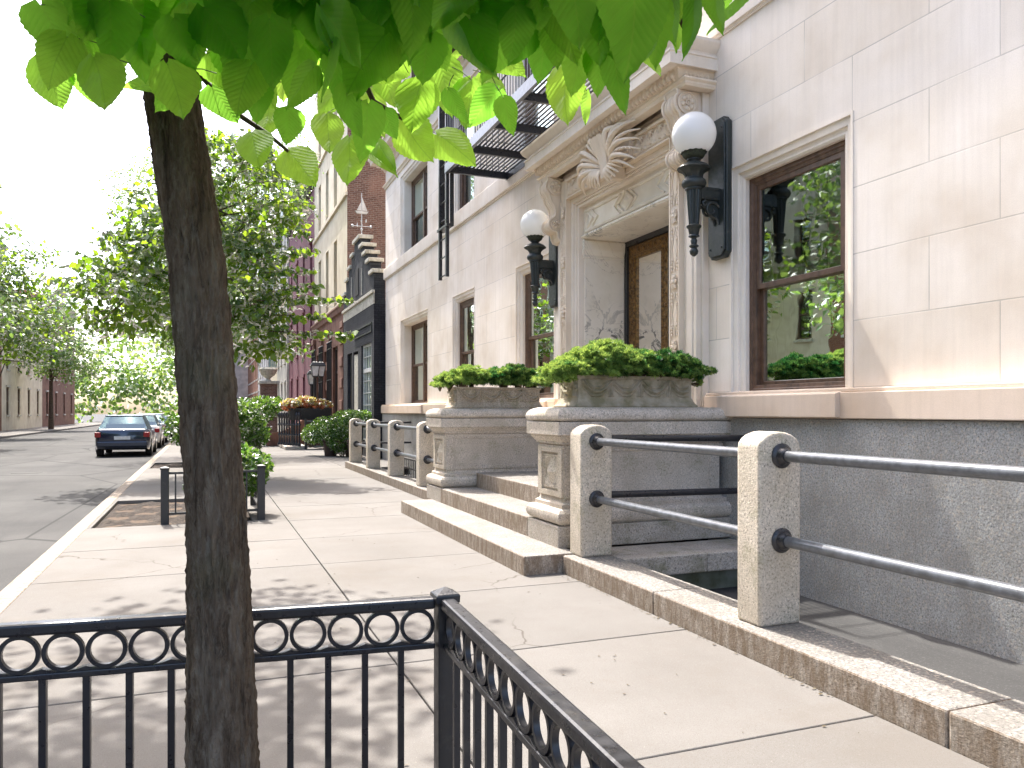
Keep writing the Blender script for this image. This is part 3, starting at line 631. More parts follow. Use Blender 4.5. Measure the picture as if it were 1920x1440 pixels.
# entablature
path = [(F, 7.39), (4.99, 7.39), (4.99, 11.20), (F, 11.20)]
m = MB(); m.mould(path, [(-.02, 5.07), (.10, 5.07), (.115, 5.095), (.115, 5.115), (.14, 5.135), (.14, 5.155), (-.02, 5.155)]); m.build('capital_moulding', M['lime_w'], H1, smooth=25)
path = [(F, 7.37), (4.86, 7.37), (4.86, 11.22), (F, 11.22)]
m = MB(); m.mould(path, [(-.05, 5.155), (.0, 5.155), (.02, 5.17), (.055, 5.215), (.06, 5.25), (.075, 5.265), (-.05, 5.268)])
for k in range(45):                                                    # egg and dart course
    yy = 7.42+k*.0855
    m.ball((4.815, yy, 5.212), (.036, .026, .046), 10, 7)
    m.prism([(yy+.034, 5.262), (yy+.052, 5.262), (yy+.043, 5.165)], 'x', 4.775, 4.85)
    m.tube([(4.79, yy-.03, 5.262), (4.80, yy-.034, 5.20), (4.83, yy, 5.158), (4.80, yy+.034, 5.20), (4.79, yy+.03, 5.262)], .0065, 5)
for xx in (4.92, 5.02, 5.12, 5.20):
    for yy in (7.335, 11.255): m.ball((xx, yy, 5.213), (.028, .026, .034), 8, 6); m.ball((xx+.05, yy, 5.213), (.01, .024, .036), 6, 5)
m.build('egg_and_dart', M['lime_w'], H1, smooth=35)
path = [(F, 7.24), (4.66, 7.24), (4.66, 11.36), (F, 11.36)]
m = MB(); m.mould(path, [(-.2, 5.268), (-.03, 5.268), (-.02, 5.262), (0, 5.262), (0, 5.385), (.012, 5.39), (.012, 5.41), (-.03, 5.415), (-.02, 5.45), (.03, 5.50), (.055, 5.545), (.055, 5.575), (-.34, 5.72), (-.6, 5.72), (-.6, 5.268)])
m.build('cornice', M['lime'], H1, smooth=25)
# consoles: S-scroll side profile, rosette and second volute
def console():
    m = MB(); n = 14
    prof = [(5.14, 5.07), (4.865, 5.07)]
    prof += [(4.985-.145*math.cos(a), 4.925+.14*math.sin(a)) for a in [math.pi*.25-math.pi*.55*i/8 for i in range(9)]]
    prof += [(4.93, 4.72), (4.985, 4.64), (5.01, 4.56), (5.0, 4.49), (4.95, 4.445)]
    prof += [(4.995-.105*math.cos(a), 4.355+.10*math.sin(a)) for a in [math.pi*.3-math.pi*.75*i/7 for i in range(8)]]
    prof += [(5.03, 4.245), (5.045, 4.17), (5.075, 4.12), (5.14, 4.10)]
    m.prism(prof, 'y', 7.415, 7.655)
    for yy in (7.395, 7.645):                                          # raised rims following the scroll
        pr = [(x-.012 if x < 5.1 else x, z) for x, z in prof[1:]]; m.tube([(x, yy+.015, z) for x, z in pr], .016, 6)
    for j, yy in enumerate((7.47, 7.535, 7.60)): m.tube([(x-.002, yy, z) for x, z in prof[2:-2]], .016 if j == 1 else .009, 6)
    for cx, cz, r0, side in ((4.985, 4.925, .125, 7.405), (4.985, 4.925, .125, 7.665), (4.995, 4.355, .088, 7.405), (4.995, 4.355, .088, 7.665)):
        s = -1 if side < 7.5 else 1
        m.rings([[(cx+r*math.cos(a), side+s*d, cz+r*math.sin(a)) for a in [2*math.pi*j/28 for j in range(28)]] for r, d in ((r0, -.01), (r0, .012), (r0*.9, .016), (r0*.86, .006), (r0*.2, .004))])
    return m
cons = both(console, 'console', M['lime_w'], smooth=40)
def rosette(cx, cz, r0, side, s, np_=6):
    m = MB()
    for k in range(np_):
        a = 2*math.pi*k/np_+.3
        m.ball((cx+r0*.60*math.cos(a), side+s*.012, cz+r0*.60*math.sin(a)), (r0*.27, .028, r0*.27), 10, 6)
        m.tube([(cx+r0*.3*math.cos(a+.5), side+s*.008, cz+r0*.3*math.sin(a+.5)), (cx+r0*.82*math.cos(a+.5), side+s*.012, cz+r0*.82*math.sin(a+.5))], [r0*.05, r0*.12], 6)
    m.rings([[(cx+r*math.cos(t), side+s*d, cz+r*math.sin(t)) for t in [2*math.pi*j/18 for j in range(18)]] for r, d in ((r0*.3, .0), (r0*.33, .034), (r0*.24, .038), (r0*.2, .014), (r0*.12, .014), (r0*.1, .03))])
    return m
for (o, f) in zip(cons, (lambda q: q, mir)):
    for sd, s in ((7.407, -1), (7.663, 1)):
        for cx, cz, r0 in ((4.985, 4.925, .105), (4.995, 4.355, .075)): f(rosette(cx, cz, r0, sd, s)).build('rosette', M['lime_w'], o, smooth=50)
# cartouche keystone: tongue, swirling fronds, bottom scroll
m = MB(); yc = 9.10
tp = []
for i in range(9):
    q = i/8; z = 5.06-.52*q; x = 4.74+.06*math.sin(q*2.6)+.10*q; hw = .15-.085*q
    tp.append([(x-.03, yc-hw, z), (x-.055, yc-hw*.55, z), (x-.03, yc-hw*.3, z), (x-.06, yc, z), (x-.03, yc+hw*.3, z), (x-.055, yc+hw*.55, z), (x-.03, yc+hw, z), (5.12, yc+hw*.9, z), (5.12, yc-hw*.9, z)])
m.rings(tp)
m.build('keystone', M['lime_w'], H1, smooth=50)
m = MB()
for s in (-1, 1):                                                      # plumes: broad ribs that rise beside the keystone, arch over and droop
    for k in range(8):
        q = k/7.; th = 1.50-1.55*q; L = .82-.26*q; y_, z_ = yc+s*(.09+.02*q), 4.74-.06*q; pts = []; rs = []
        for i in range(15):
            t_ = i/14; pts.append((4.97-.21*math.sin(t_*2.5+.25)+.03*(k % 2), y_, z_))
            rs.append(.007+(.034 if k % 2 == 0 else .024)*math.sin(math.pi*min(1, t_*.80+.16))**1.2)
            a_ = th-1.15*t_**1.5; y_ += s*L/14*math.cos(a_)*1.15; z_ = min(5.09, z_+L/14*math.sin(a_)*.78)
        m.tube(pts, rs, 8, flat=.8)
        if k in (2, 5):
            for i in range(4, 13): m.ball((pts[i][0]-.03, pts[i][1], pts[i][2]-.01), .015, 6, 4)
    for k in range(6):                                                 # drooping lower leaves
        q = k/5.; a0 = -.2-q*1.2; L = .46-.10*q
        pts = [(4.90-.09*math.sin(i/8*2.6), yc+s*(.06+L*math.cos(a0)*i/8), 4.66+L*.55*math.sin(a0)*(i/8)**1.3+.03*math.sin(i/8*3.1)) for i in range(9)]
        m.tube(pts, [.014+.03*math.sin(math.pi*min(1, i/8*.9+.1)) for i in range(9)], 7, flat=.6)
    spiral(m, 4.86, yc+s*.20, 4.56, .085, s, 1.7); spiral(m, 4.88, yc+s*.50, 4.72, .06, s, 1.6)
m.box(5.02, 5.12, yc-.36, yc+.36, 4.74, 5.05)
m.build('cartouche', M['lime_w'], H1, smooth=55)
# marble overdoor panel with relief frame and diamond
m = MB(); XP = 5.285
m.box(XP, 5.6, 8.02, 10.57, 4.12, 4.60)
for (a, b, c, d) in ((8.10, 10.49, 4.155, 4.50),):
    m.frame_yz(a, b, c, d, [(0, XP+.01), (0, XP-.018), (.03, XP-.03), (.035, XP-.01), (.05, XP+.004)])
yq, zq = YC, 4.33
def loop(pts, r, x): m.tube([(x, y, z) for y, z in pts+[pts[0], pts[1]]], r, 6)
loop([(yq-.20, zq), (yq, zq+.155), (yq+.20, zq), (yq, zq-.155)], .022, XP-.012)
m.add([(XP+.01, yq-.15, zq), (XP+.01, yq, zq+.11), (XP+.01, yq+.15, zq), (XP+.01, yq, zq-.11), (XP-.03, yq, zq)], [(0, 1, 4), (1, 2, 4), (2, 3, 4), (3, 0, 4)])
for s in (-1, 1):
    loop([(yq+s*.13, zq+.135), (yq+s*.30, zq), (yq+s*.13, zq-.135), (yq+s*.98, zq-.135), (yq+s*.80, zq), (yq+s*.98, zq+.135)], .018, XP-.008)
    loop([(yq+s*1.12, zq+.11), (yq+s*.96, zq), (yq+s*1.12, zq-.11)], .016, XP-.008)
m.build('overdoor_panel', M['marble_p'], H1, bevel=.004)
m = MB(); m.box(5.255, 6.02, 8.03, 10.56, 4.075, 4.12); m.box(5.235, 5.30, 8.03, 10.56, 4.092, 4.125); m.build('door_lintel', M['marble'], H1, bevel=.008)
def mj():
    m = MB(); m.box(5.30, 5.97, 7.80, 8.045, .58, 3.80); m.prism([(8.045, 3.83), (8.085, 3.92), (8.09, 4.045), (8.07, 4.075), (7.8, 4.075), (7.8, 3.83)], 'x', 5.262, 5.965); m.box(5.275, 5.966, 7.8, 8.062, 3.80, 3.832); return m
both(mj, 'marble_jamb', M['marble'], bevel=.006)
# doors: dark outer frame, bronze leaf with rosettes, glass
D = MB(); D.frame_yz(8.045, 10.545, .58, 4.074, [(0, 6.15), (0, 5.972), (.075, 5.972), (.08, 6.0), (.08, 6.15)]); D.box(5.99, 6.1, YC-.07, YC+.07, .6, 4.0)
D = D.build('door', M['black2'], H1)
for (a, b) in ((8.14, YC-.07), (YC+.07, 10.45)):
    m = MB(); m.frame_yz(a, b, .62, 3.985, [(0, 6.08), (0, 5.995), (.02, 5.99), (.025, 6.005), (.13, 6.005), (.14, 5.985), (.165, 5.985), (.17, 6.0), (.2, 6.005), (.2, 6.08)])
    for zz in [3.92-.155*i for i in range(21)]:
        for yy in (a+.075, b-.075): m.ball((6.0, yy, zz), (.02, .026, .032), 8, 5)
    for yy in [a+.21+.15*i for i in range(int((b-a-.36)/.15)+1)]: m.ball((6.0, yy, 3.91), (.02, .03, .026), 8, 5)
    for zz in [3.80-.045*i for i in range(70)]:
        for yy in (a+.152, b-.152): m.ball((5.985, yy, zz), .012, 6, 4)
    L = m.build('door_leaf', M['bronze'], D, smooth=40)
    m = MB(); m.add([(6.03, a+.19, .8), (6.03, b-.19, .8), (6.03, b-.19, 3.80), (6.03, a+.19, 3.80)], [(0, 1, 2, 3)]); m.build('pane', M['glass_d'] if 'glass_d' in M else M['glass'], D)
m = MB(); m.tube([(5.99, YC+.2, 1.45), (5.92, YC+.2, 1.50), (5.90, YC+.2, 1.7), (5.90, YC+.2, 1.9), (5.92, YC+.2, 2.1), (5.99, YC+.2, 2.15)], .018, 10); m.build('handle', M['brass'], D, smooth=60)
m = MB(); m.box(6.5, 6.55, 7.8, 10.8, .6, 4.2); m.build('lobby', M['lime'], D)
# ---------------------------------------------------------------- globe wall lamps
def lamp(y, s, label):
    t = thing('globe_wall_lamp', (5.25, y, 3.2), label, 'wall lamp', 'globe wall lamps beside the portal')
    x = 4.88; yp = y - s*.015
    m = MB(); ya, yb, za, zb = yp-.165, yp+.165, 3.16, 4.68; c = .055
    poly = [(ya+c, za), (yb-c, za), (yb-c*.6, za+c*.6), (yb, za+c), (yb, zb-c), (yb-c*.6, zb-c*.6), (yb-c, zb), (ya+c, zb), (ya+c*.6, zb-c*.6), (ya, zb-c), (ya, za+c), (ya+c*.6, za+c*.6)]
    m.prism(poly, 'x', 5.19, 5.262)
    cy, cz = yp, (za+zb)/2; m.prism([(cy+(p-cy)*.88, cz+(q-cz)*.972) for p, q in poly], 'x', 5.172, 5.192)
    m.build('back_plate', M['green_blk'], t, bevel=.01)
    m = MB()
    for yy in (-.1, .1):
        for zz in (3.27, 4.56): m.ball((5.17, yp+yy, zz), .012, 8, 5)
    m.build('bolt', M['green_blk'], t)
    m = MB(); prof = [(.012, 3.16), (.04, 3.185), (.048, 3.215), (.03, 3.25), (.05, 3.265), (.05, 3.275), (.03, 3.29), (.036, 3.33), (.026, 3.35), (.03, 3.36), (.058, 3.37), (.058, 3.38), (.05, 3.39), (.062, 3.455), (.078, 3.47), (.08, 3.485), (.06, 3.50)]
    m.lathe(x, y, prof, 24); m.lathe(x, y, [(.056, 3.49), (.085, 3.87)], 36, 12, .16)
    m.lathe(x, y, [(.085, 3.865), (.095, 3.875), (.092, 3.89), (.118, 3.905), (.132, 3.935), (.125, 3.97), (.10, 3.99), (.098, 4.0)], 28)
    m.lathe(x, y, [(.095, 3.995), (.10, 4.03), (.125, 4.06), (.17, 4.09)], 36, 14, .12); m.lathe(x, y, [(.172, 4.088), (.178, 4.10), (.15, 4.13), (.10, 4.155), (.055, 4.17), (.06, 4.185), (.075, 4.19), (.075, 4.20), (.055, 4.205), (.055, 4.22)], 28)
    m.build('torch_bracket', M['green_blk'], t, smooth=45)
    m = MB(); m.lathe(x, y, [(.055, 4.20), (.10, 4.215), (.118, 4.24), (.125, 4.262), (.14, 4.268), (.14, 4.29), (.12, 4.30)], 28, 14, .05)
    m.build('collar', M['grime'], t, smooth=45)
    m = MB(); m.ball((x, y, 4.465), .235, 40, 26); m.build('globe', M['globe'], t, smooth=180)
    m = MB(); m.box(x+.06, 5.175, y-.055, y+.055, 3.775, 3.905); m.box(x+.1, 5.15, y-.062, y-.055, 3.79, 3.80); m.box(x+.1, 5.15, y-.062, y-.055, 3.88, 3.89)
    for yy in (y-.035, y+.035):
        cx, cz = 5.085, 3.665
        m.tube([(cx+(.095-.012*a)*math.cos(a+.4), yy, cz+(.095-.012*a)*math.sin(a+.4)) for a in [i*.35 for i in range(21)]], [.022-.0007*i for i in range(21)], 8)
        m.tube([(5.0, yy, 3.76), (4.965, yy, 3.735), (4.985, yy, 3.70), (5.015, yy, 3.715)], .02, 8); m.tube([(5.13, yy, 3.60), (5.16, yy, 3.56), (5.17, yy, 3.52)], .014, 6)
    m.prism([(4.98, 3.78), (5.175, 3.78), (5.175, 3.57), (5.10, 3.60), (5.01, 3.70)], 'y', y-.03, y+.03)
    m.build('arm', M['green_blk'], t, smooth=40)
    return t
lamp(7.12, -1, 'white globe lamp on black torch bracket right of the portal, beside the large brown window')
lamp(11.47, 1, 'smaller-looking globe lamp on black torch bracket at the far side of the portal')

# ---------------------------------------------------------------- fire escape
fe = thing('fire_escape', (5.2, 12, 5.8), 'black iron fire escape platform with slatted floor above the portal', 'fire escape')
x0, x1, ya, yb = 4.02, 5.26, 8.8, 13.62
for yy in (8.85, 10.05, 11.2, 12.4, 13.57):
    m = MB(); m.box(x0+.02, x1, yy-.03, yy+.03, 5.80, 5.90); m.box(x0+.02, x1, yy-.05, yy+.05, 5.90, 5.912); m.build('cross_beam', M['black2'], fe)
for xx in (x0, x1-.06):
    m = MB(); m.box(xx, xx+.018, ya, yb, 5.79, 5.95); m.box(xx+.018, xx+.06, ya, yb, 5.79, 5.80); m.build('side_beam', M['rail'] if xx == x0 else M['black2'], fe)  # outer beam in lighter grey, painting in its lit face
m = MB(); k = 0
for i in range(16):
    xx = x0+.05+i*.074
    m.box(xx, xx+.036, ya, yb, 5.915, 5.925)
    for j in range(8): m.box(xx-.004, xx+.07, ya+.3+j*.6, ya+.315+j*.6, 5.926, 5.932)
m.build('slatted_floor', M['black2'], fe)
for z in (6.35, 6.85):
    m = MB(); m.tube([(x1, yb-.02, z), (x0+.02, yb-.02, z), (x0+.02, ya, z), (x1, ya, z)], .016, 6); m.build('guard_rail', M['black2'], fe)
m = MB()
for j in range(44): yy = ya+.05+j*.11; m.box(x0+.01, x0+.022, yy, yy+.012, 5.93, 6.85)
for j in range(10): xx = x0+.1+j*.115; m.box(xx, xx+.012, yb-.03, yb-.018, 5.93, 6.85)
m.build('balusters', M['black2'], fe)
ld = thing('drop_ladder', (4.1, 14, 4.1), 'black iron drop ladder hanging beside the fire escape platform', 'ladder')
for yy in (13.72, 14.17):
    m = MB(); m.box(4.07, 4.13, yy-.03, yy+.03, 3.95, 8.6); m.build('ladder_rail', M['black2'], ld)
for k in range(13):
    m = MB(); m.tube([(4.1, 13.72, 4.0+k*.34), (4.1, 14.17, 4.0+k*.34)], .014, 6); m.build('rung', M['black2'], ld)
gd = thing('ladder_guide', (4.2, 13.6, 5), 'black iron guide rails holding the drop ladder', 'guide rail')
for yy, zb_ in ((13.66, 4.86), (14.23, 4.86)):
    m = MB(); m.box(4.14, 4.20, yy-.03, yy+.03, zb_, 8.8); m.build('guide', M['black2'], gd)
m = MB(); m.box(4.06, 4.19, 13.62, 14.27, 4.86, 4.90); m.box(4.17, 4.19, 13.62, 14.27, 6.4, 6.44); m.build('clamp', M['black2'], gd)

# ---------------------------------------------------------------- planters with junipers
def garland(u, v):
    d = 9
    for k in range(4):
        cx = .17+.34*k; q = (u-cx)/.17
        if abs(q) < 1: d = min(d, abs(v-(.05+.12*q*q)))
        d = min(d, abs(u-cx-.17)*1.4+.004)
    return .034*max(0, 1-d/.022)**.6+.018*max(0, 1-abs(d-.045)/.014)+.006*math.sin(u*60)*math.sin(v*50)
def planter(yc, mat, label):
    t = thing('stone_planter', (4.1, yc, 1.54), label, 'planter', 'stone trough planters on the pedestals')
    m = MB(); a, b = yc-.22, yc+.22
    m.loft(3.47, 4.80, a, b, [(.045, 1.541), (.05, 1.556), (.03, 1.575), (.012, 1.61), (0, 1.64), (0, 1.82), (.02, 1.835), (.02, 1.86), (-.03, 1.86), (-.03, 1.83)])
    m.relief((3.50, a-.001, 1.645), (1, 0, 0), (0, 0, 1), (0, -1, 0), 1.27, .175, 150, 26, garland)
    m.relief((3.469, b-.02, 1.645), (0, -1, 0), (0, 0, 1), (-1, 0, 0), .40, .175, 50, 26, garland)
    m.build('trough', mat, t, smooth=40)
    m = MB(); m.relief((3.49, a+.03, 1.82), (1, 0, 0), (0, 1, 0), (0, 0, 1), 1.28, .38, 20, 8, lambda u, v: random.uniform(0, .015)); m.build('soil', M['soil'], t)
planter(7.27, M['moss'], 'mossy stone trough with garland relief on the nearer pedestal')
planter(11.32, M['planter'], 'paler stone trough on the farther pedestal')

def quads(name, C, A, B, mat, parent=None, tone=None, fold=None):
    "many small leaf quads: centre C, half axes A (long) and B (wide), arrays n x 3"
    n = len(C); V = np.empty((n, 4, 3)); V[:, 0] = C - A; V[:, 1] = C + B; V[:, 2] = C + A; V[:, 3] = C - B
    if fold is not None: V[:, 1] += fold; V[:, 3] += fold
    return rawmesh(name, V.reshape(-1, 3), np.arange(n*4).reshape(n, 4), mat, parent, None if tone is None else np.repeat(tone, 1))
def rawmesh(name, V, Fc, mat, parent=None, tone=None, uv=None, smooth=False):
    me = bpy.data.meshes.new(name); o = bpy.data.objects.new(name, me); col.objects.link(o)
    off = Vector((0, 0, 0)); p = parent
    while p is not None: off += p.location; p = p.parent
    V = np.asarray(V, dtype=np.float32) - np.array(off, dtype=np.float32); k = Fc.shape[1]
    me.vertices.add(len(V)); me.vertices.foreach_set('co', V.ravel())
    me.loops.add(Fc.size); me.loops.foreach_set('vertex_index', Fc.ravel().astype(np.int32))
    me.polygons.add(len(Fc)); me.polygons.foreach_set('loop_start', np.arange(0, Fc.size, k, dtype=np.int32)); me.polygons.foreach_set('loop_total', np.full(len(Fc), k, dtype=np.int32))
    if uv is not None:
        l = me.uv_layers.new(name='UVMap'); l.data.foreach_set('uv', uv[Fc.ravel()].astype(np.float32).ravel())
    if tone is not None:
        a = me.attributes.new('tone', 'FLOAT', 'FACE'); a.data.foreach_set('value', tone.astype(np.float32))
    if smooth: me.polygons.foreach_set('use_smooth', np.ones(len(Fc), dtype=bool))
    me.materials.append(mat); me.update(calc_edges=True)
    if parent: o.parent = parent
    return o
def unit(v): return v / np.maximum(1e-9, np.linalg.norm(v, axis=-1, keepdims=True))
def rdir(n): return unit(rng.normal(size=(n, 3)))

def needle_bush(name, blobs, label, grp, tone0=.5, per=3000, cat='shrub', mat='lf_jun', bl=.019):
    "juniper: tufts of short needles sitting on many small lobes"
    t = thing(name, blobs[0][0], label, cat, grp); C = []; D = []; T = []
    for (c, r, sh) in blobs:
        nl = max(10, int(per*r[0]*r[1]*.75)); ld = rdir(nl); ld[:, 2] = np.abs(ld[:, 2])*1.0-.25
        lc = np.array(c) + ld*np.array(r)*rng.uniform(.5, 1.16, (nl, 1))
        for q in range(nl):
            k = 110; rr = rng.uniform(.026, .055); dd = unit(rdir(k)+ld[q]*.9+np.array([0, 0, .25]))
            C.append(lc[q]+dd*rr*rng.uniform(.3, 1., (k, 1))*np.array([1.25, 1.25, .8])); D.append(unit(dd+np.array([0, 0, .35]))); T.append(np.clip(sh+rng.normal(0, .28)+rng.normal(0, .10, k), 0, 1))
    C = np.concatenate(C); D = np.concatenate(D); T = np.concatenate(T); n = len(C)
    side = unit(np.cross(D, rdir(n))); L = rng.uniform(.55, 1.1, (n, 1))*bl
    quads('foliage', C, D*L, side*L*.24, M[mat], t, T)
    m = MB()
    for (c, r, sh) in blobs:
        for k in range(7):
            d = rdir(1)[0]*np.array(r)*.8; base = (blobs[len(blobs)//2][0][0]*.3+c[0]*.7, c[1], 1.80 if c[2] > 1.7 else c[2]-.1)
            m.tube([base, ((base[0]+c[0]+d[0])/2, c[1]+d[1]*.5, c[2]), (c[0]+d[0], c[1]+d[1], c[2]+d[2]*.8)], [.012, .009, .004], 5)
    m.build('branch', M['twig'], t)
    return t
yn = 7.2
needle_bush('juniper', [((3.42, yn-.05, 1.90), (.26, .26, .14), .75), ((3.66, yn, 2.02), (.26, .27, .16), .8), ((3.88, yn+.02, 2.10), (.22, .26, .15), .75), ((4.02, yn-.08, 1.98), (.22, .26, .16), .6), ((3.62, yn-.12, 1.90), (.34, .18, .12), .65), ((3.95, yn-.10, 1.92), (.25, .2, .13), .5), ((3.28, yn, 1.82), (.16, .2, .07), .8)], 'bright yellow-green juniper filling the left of the nearer trough', 'junipers in the troughs')
needle_bush('juniper', [((4.32, yn, 2.02), (.24, .26, .15), .25), ((4.58, yn, 2.00), (.26, .26, .17), .15), ((4.80, yn-.02, 1.93), (.20, .24, .15), .2), ((4.45, yn-.13, 1.90), (.30, .18, .12), .4), ((4.18, yn-.10, 1.93), (.2, .2, .12), .4), ((4.7, yn-.1, 1.87), (.2, .2, .11), .25), ((4.88, yn-.05, 1.80), (.09, .12, .09), .3), ((5.02, yn-.08, 1.93), (.11, .08, .045), .3)], 'darker green juniper filling the right of the nearer trough', 'junipers in the troughs')
yf = 11.25
needle_bush('juniper', [((3.45, yf, 1.98), (.24, .28, .15), .75), ((3.70, yf, 2.06), (.24, .28, .14), .7), ((3.25, yf, 1.88), (.13, .2, .06), .8), ((3.62, yf-.12, 1.93), (.3, .16, .1), .6), ((3.9, yf, 2.0), (.16, .26, .13), .6)], 'light green juniper at the street end of the farther trough', 'junipers in the troughs')
needle_bush('juniper', [((4.15, yf, 2.03), (.26, .28, .15), .3), ((4.45, yf, 2.08), (.26, .28, .16), .35), ((4.75, yf, 2.02), (.24, .26, .16), .3), ((4.5, yf-.14, 1.93), (.3, .16, .11), .4), ((4.15, yf-.12, 1.93), (.25, .16, .1), .4), ((4.78, yf-.1, 1.92), (.18, .2, .1), .3)], 'darker juniper at the house end of the farther trough', 'junipers in the troughs')

# ---------------------------------------------------------------- tree-pit fence in the foreground
P0 = Vector((.765, 2.585, 0)); HF = .885
tf = thing('tree_pit_fence', P0, 'glossy black iron tree-pit fence with a row of rings, in the foreground', 'fence')
def inner(panel_dir, n, sp, skip=0, th=0.):
    d = Vector((math.cos(panel_dir), math.sin(panel_dir), 0)); nrm = Vector((-d.y, d.x, 0)); L = n*sp+.045
    def bar(a, b, w_, z0, z1, nm, mat='black2', bev=.004):
        m = MB(); m.box(a, b, -w_, w_, z0, z1); m.v = [tuple(P0+d*x+nrm*y+Vector((0, 0, z))) for x, y, z in m.v]; return m.build(nm, M[mat], tf, bevel=bev)
    bar(.036, L, .025, HF-.056, HF-.018, 'top_rail', bev=.009)
    bar(.036, L, .0145, HF-.192, HF-.172, 'lower_rail'); bar(.036, L, .0145, .10, .12, 'lower_rail')
    for i in range(n):
        c = .036+sp*(i+.5)
        m = MB(); R0, R1 = .0585, .0458; N = 36; zc = HF-.113; rl = []
        for k in range(N):
            a = 2*math.pi*k/N
            rl.append([P0+d*(c+r*math.cos(a))+nrm*y+Vector((0, 0, zc+r*math.sin(a))) for r, y in ((R0, -.0085), (R0, .0085), (R1, .0085), (R1, -.0085))])
        rl.append(rl[0]); m.rings(rl, False, False); m.build('ring', M['black2'], tf, smooth=40)
        m = MB(); x = c+sp*.5-.004
        if i % 1 == 0 and i < n-1:
            m.box(x-.0102, x+.0102, -.0102, .0102, .12, HF-.19); m.v = [tuple(P0+d*p+nrm*q+Vector((0, 0, z))) for p, q, z in m.v]; m.build('baluster', M['black2'], tf)
        # cast saddle between rings on the lower rail
    m = MB()
    for i in range(n-1):
        x = .036+sp*(i+1)-.004; m.prism([(x-.05, HF-.172), (x+.05, HF-.172), (x+.03, HF-.168), (x, HF-.158), (x-.03, HF-.168)], 'y', -.013, .013)
    m.v = [tuple(P0+d*p+nrm*q+Vector((0, 0, z))) for p, q, z in m.v]; m.build('cast_saddles', M['black2'], tf)
inner(math.pi+R(-6), 17, .1195); inner(-math.pi/2-R(2.4), 17, .119)
m = MB(); m.box(P0.x-.032, P0.x+.032, P0.y-.032, P0.y+.032, -.05, HF-.03)
m.build('corner_post', M['black'], tf, bevel=.004)
m = MB(); m.loft(P0.x-.034, P0.x+.034, P0.y-.034, P0.y+.034, [(0, HF-.04), (.007, HF-.034), (.008, HF-.010), (.003, HF-.005), (-.004, HF-.002), (-.033, HF+.014)]); m.build('post_cap', M['black2'], tf, bevel=.002)

# ---------------------------------------------------------------- second tree guard with its shrub
tg = thing('tree_guard', (.7, 11.35, 0), 'low black tree guard with square posts at the left edge, shrub inside', 'tree guard')
for (px, py) in ((.72, 11.38), (-.5, 11.38), (.72, 13.2)):
    m = MB(); m.box(px-.05, px+.05, py-.05, py+.05, -.05, .72, 0); m.loft(px-.05, px+.05, py-.05, py+.05, [(0, .72), (.008, .73), (.008, .75), (-.04, .765)]); m.build('guard_post', M['black'], tg, bevel=.004)
for z in (.66, .12):
    m = MB(); m.box(-.5, .72, 11.36, 11.40, z, z+.03); m.build('guard_rail', M['black'], tg); m = MB(); m.box(.70, .74, 11.4, 13.2, z, z+.03); m.build('guard_rail', M['black'], tg)
for k in range(7):
    m = MB(); m.box(-.38+k*.15, -.36+k*.15, 11.37, 11.39, .15, .66); m.build('guard_bar', M['black'], tg)
# ---------------------------------------------------------------- leafy things
def leafcloud(name, C, size, mat, parent, out=None, droop=.3, aspect=.62, tone=None, flat=.0):
    n = len(C); d = rdir(n)
    if out is not None: d = unit(d+out*.8)
    d[:, 2] -= droop; d = unit(d); s = size*rng.uniform(.65, 1.25, (n, 1))
    up = unit(rdir(n)+np.array([0, 0, flat])); side = unit(np.cross(d, up)); nn = np.cross(side, d)
    # six-vertex folded leaf: base, two shoulders, two mid, tip
    V = np.empty((n, 6, 3)); V[:, 0] = C-d*s*.5; V[:, 1] = C-d*s*.12+side*s*aspect*.5+nn*s*.08; V[:, 2] = C+d*s*.22+side*s*aspect*.36+nn*s*.05
    V[:, 3] = C+d*s*.55-nn*s*.05; V[:, 4] = C+d*s*.22-side*s*aspect*.36+nn*s*.05; V[:, 5] = C-d*s*.12-side*s*aspect*.5+nn*s*.08
    b = (np.arange(n)*6)[:, None]; Fc = np.concatenate([b+np.array([0, 1, 2, 3]), b+np.array([0, 3, 4, 5])])
    tn = rng.uniform(0, 1, n) if tone is None else tone
    return rawmesh(name, V.reshape(-1, 3), Fc, mat, parent, np.concatenate([tn, tn]))
def shell(c, r, n, inner=.55):
    d = rdir(n); q = rng.uniform(inner**2, 1, (n, 1))**.5
    return np.array(c)+d*np.array(r)*q, d
def clumps(blobs, n, sz=.22, sub=.35):
    "points in leaf clumps scattered over ellipsoid blobs; leaves gaps between clumps"
    C = []; O = []; tot = sum(b[1][0]*b[1][2] for b in blobs)
    for c, r in blobs:
        k = max(3, int(n*(r[0]*r[2])/tot)); nc = max(4, int(k*sub/9)); cc, cd = shell(c, r, nc, .35); m_ = int(k/nc)+1
        for q in range(nc):
            pts = cc[q]+rng.normal(size=(m_, 3))*sz*np.array([1, 1, .55]); C.append(pts); O.append(np.repeat(cd[q][None], m_, 0))
    return np.concatenate(C), np.concatenate(O)
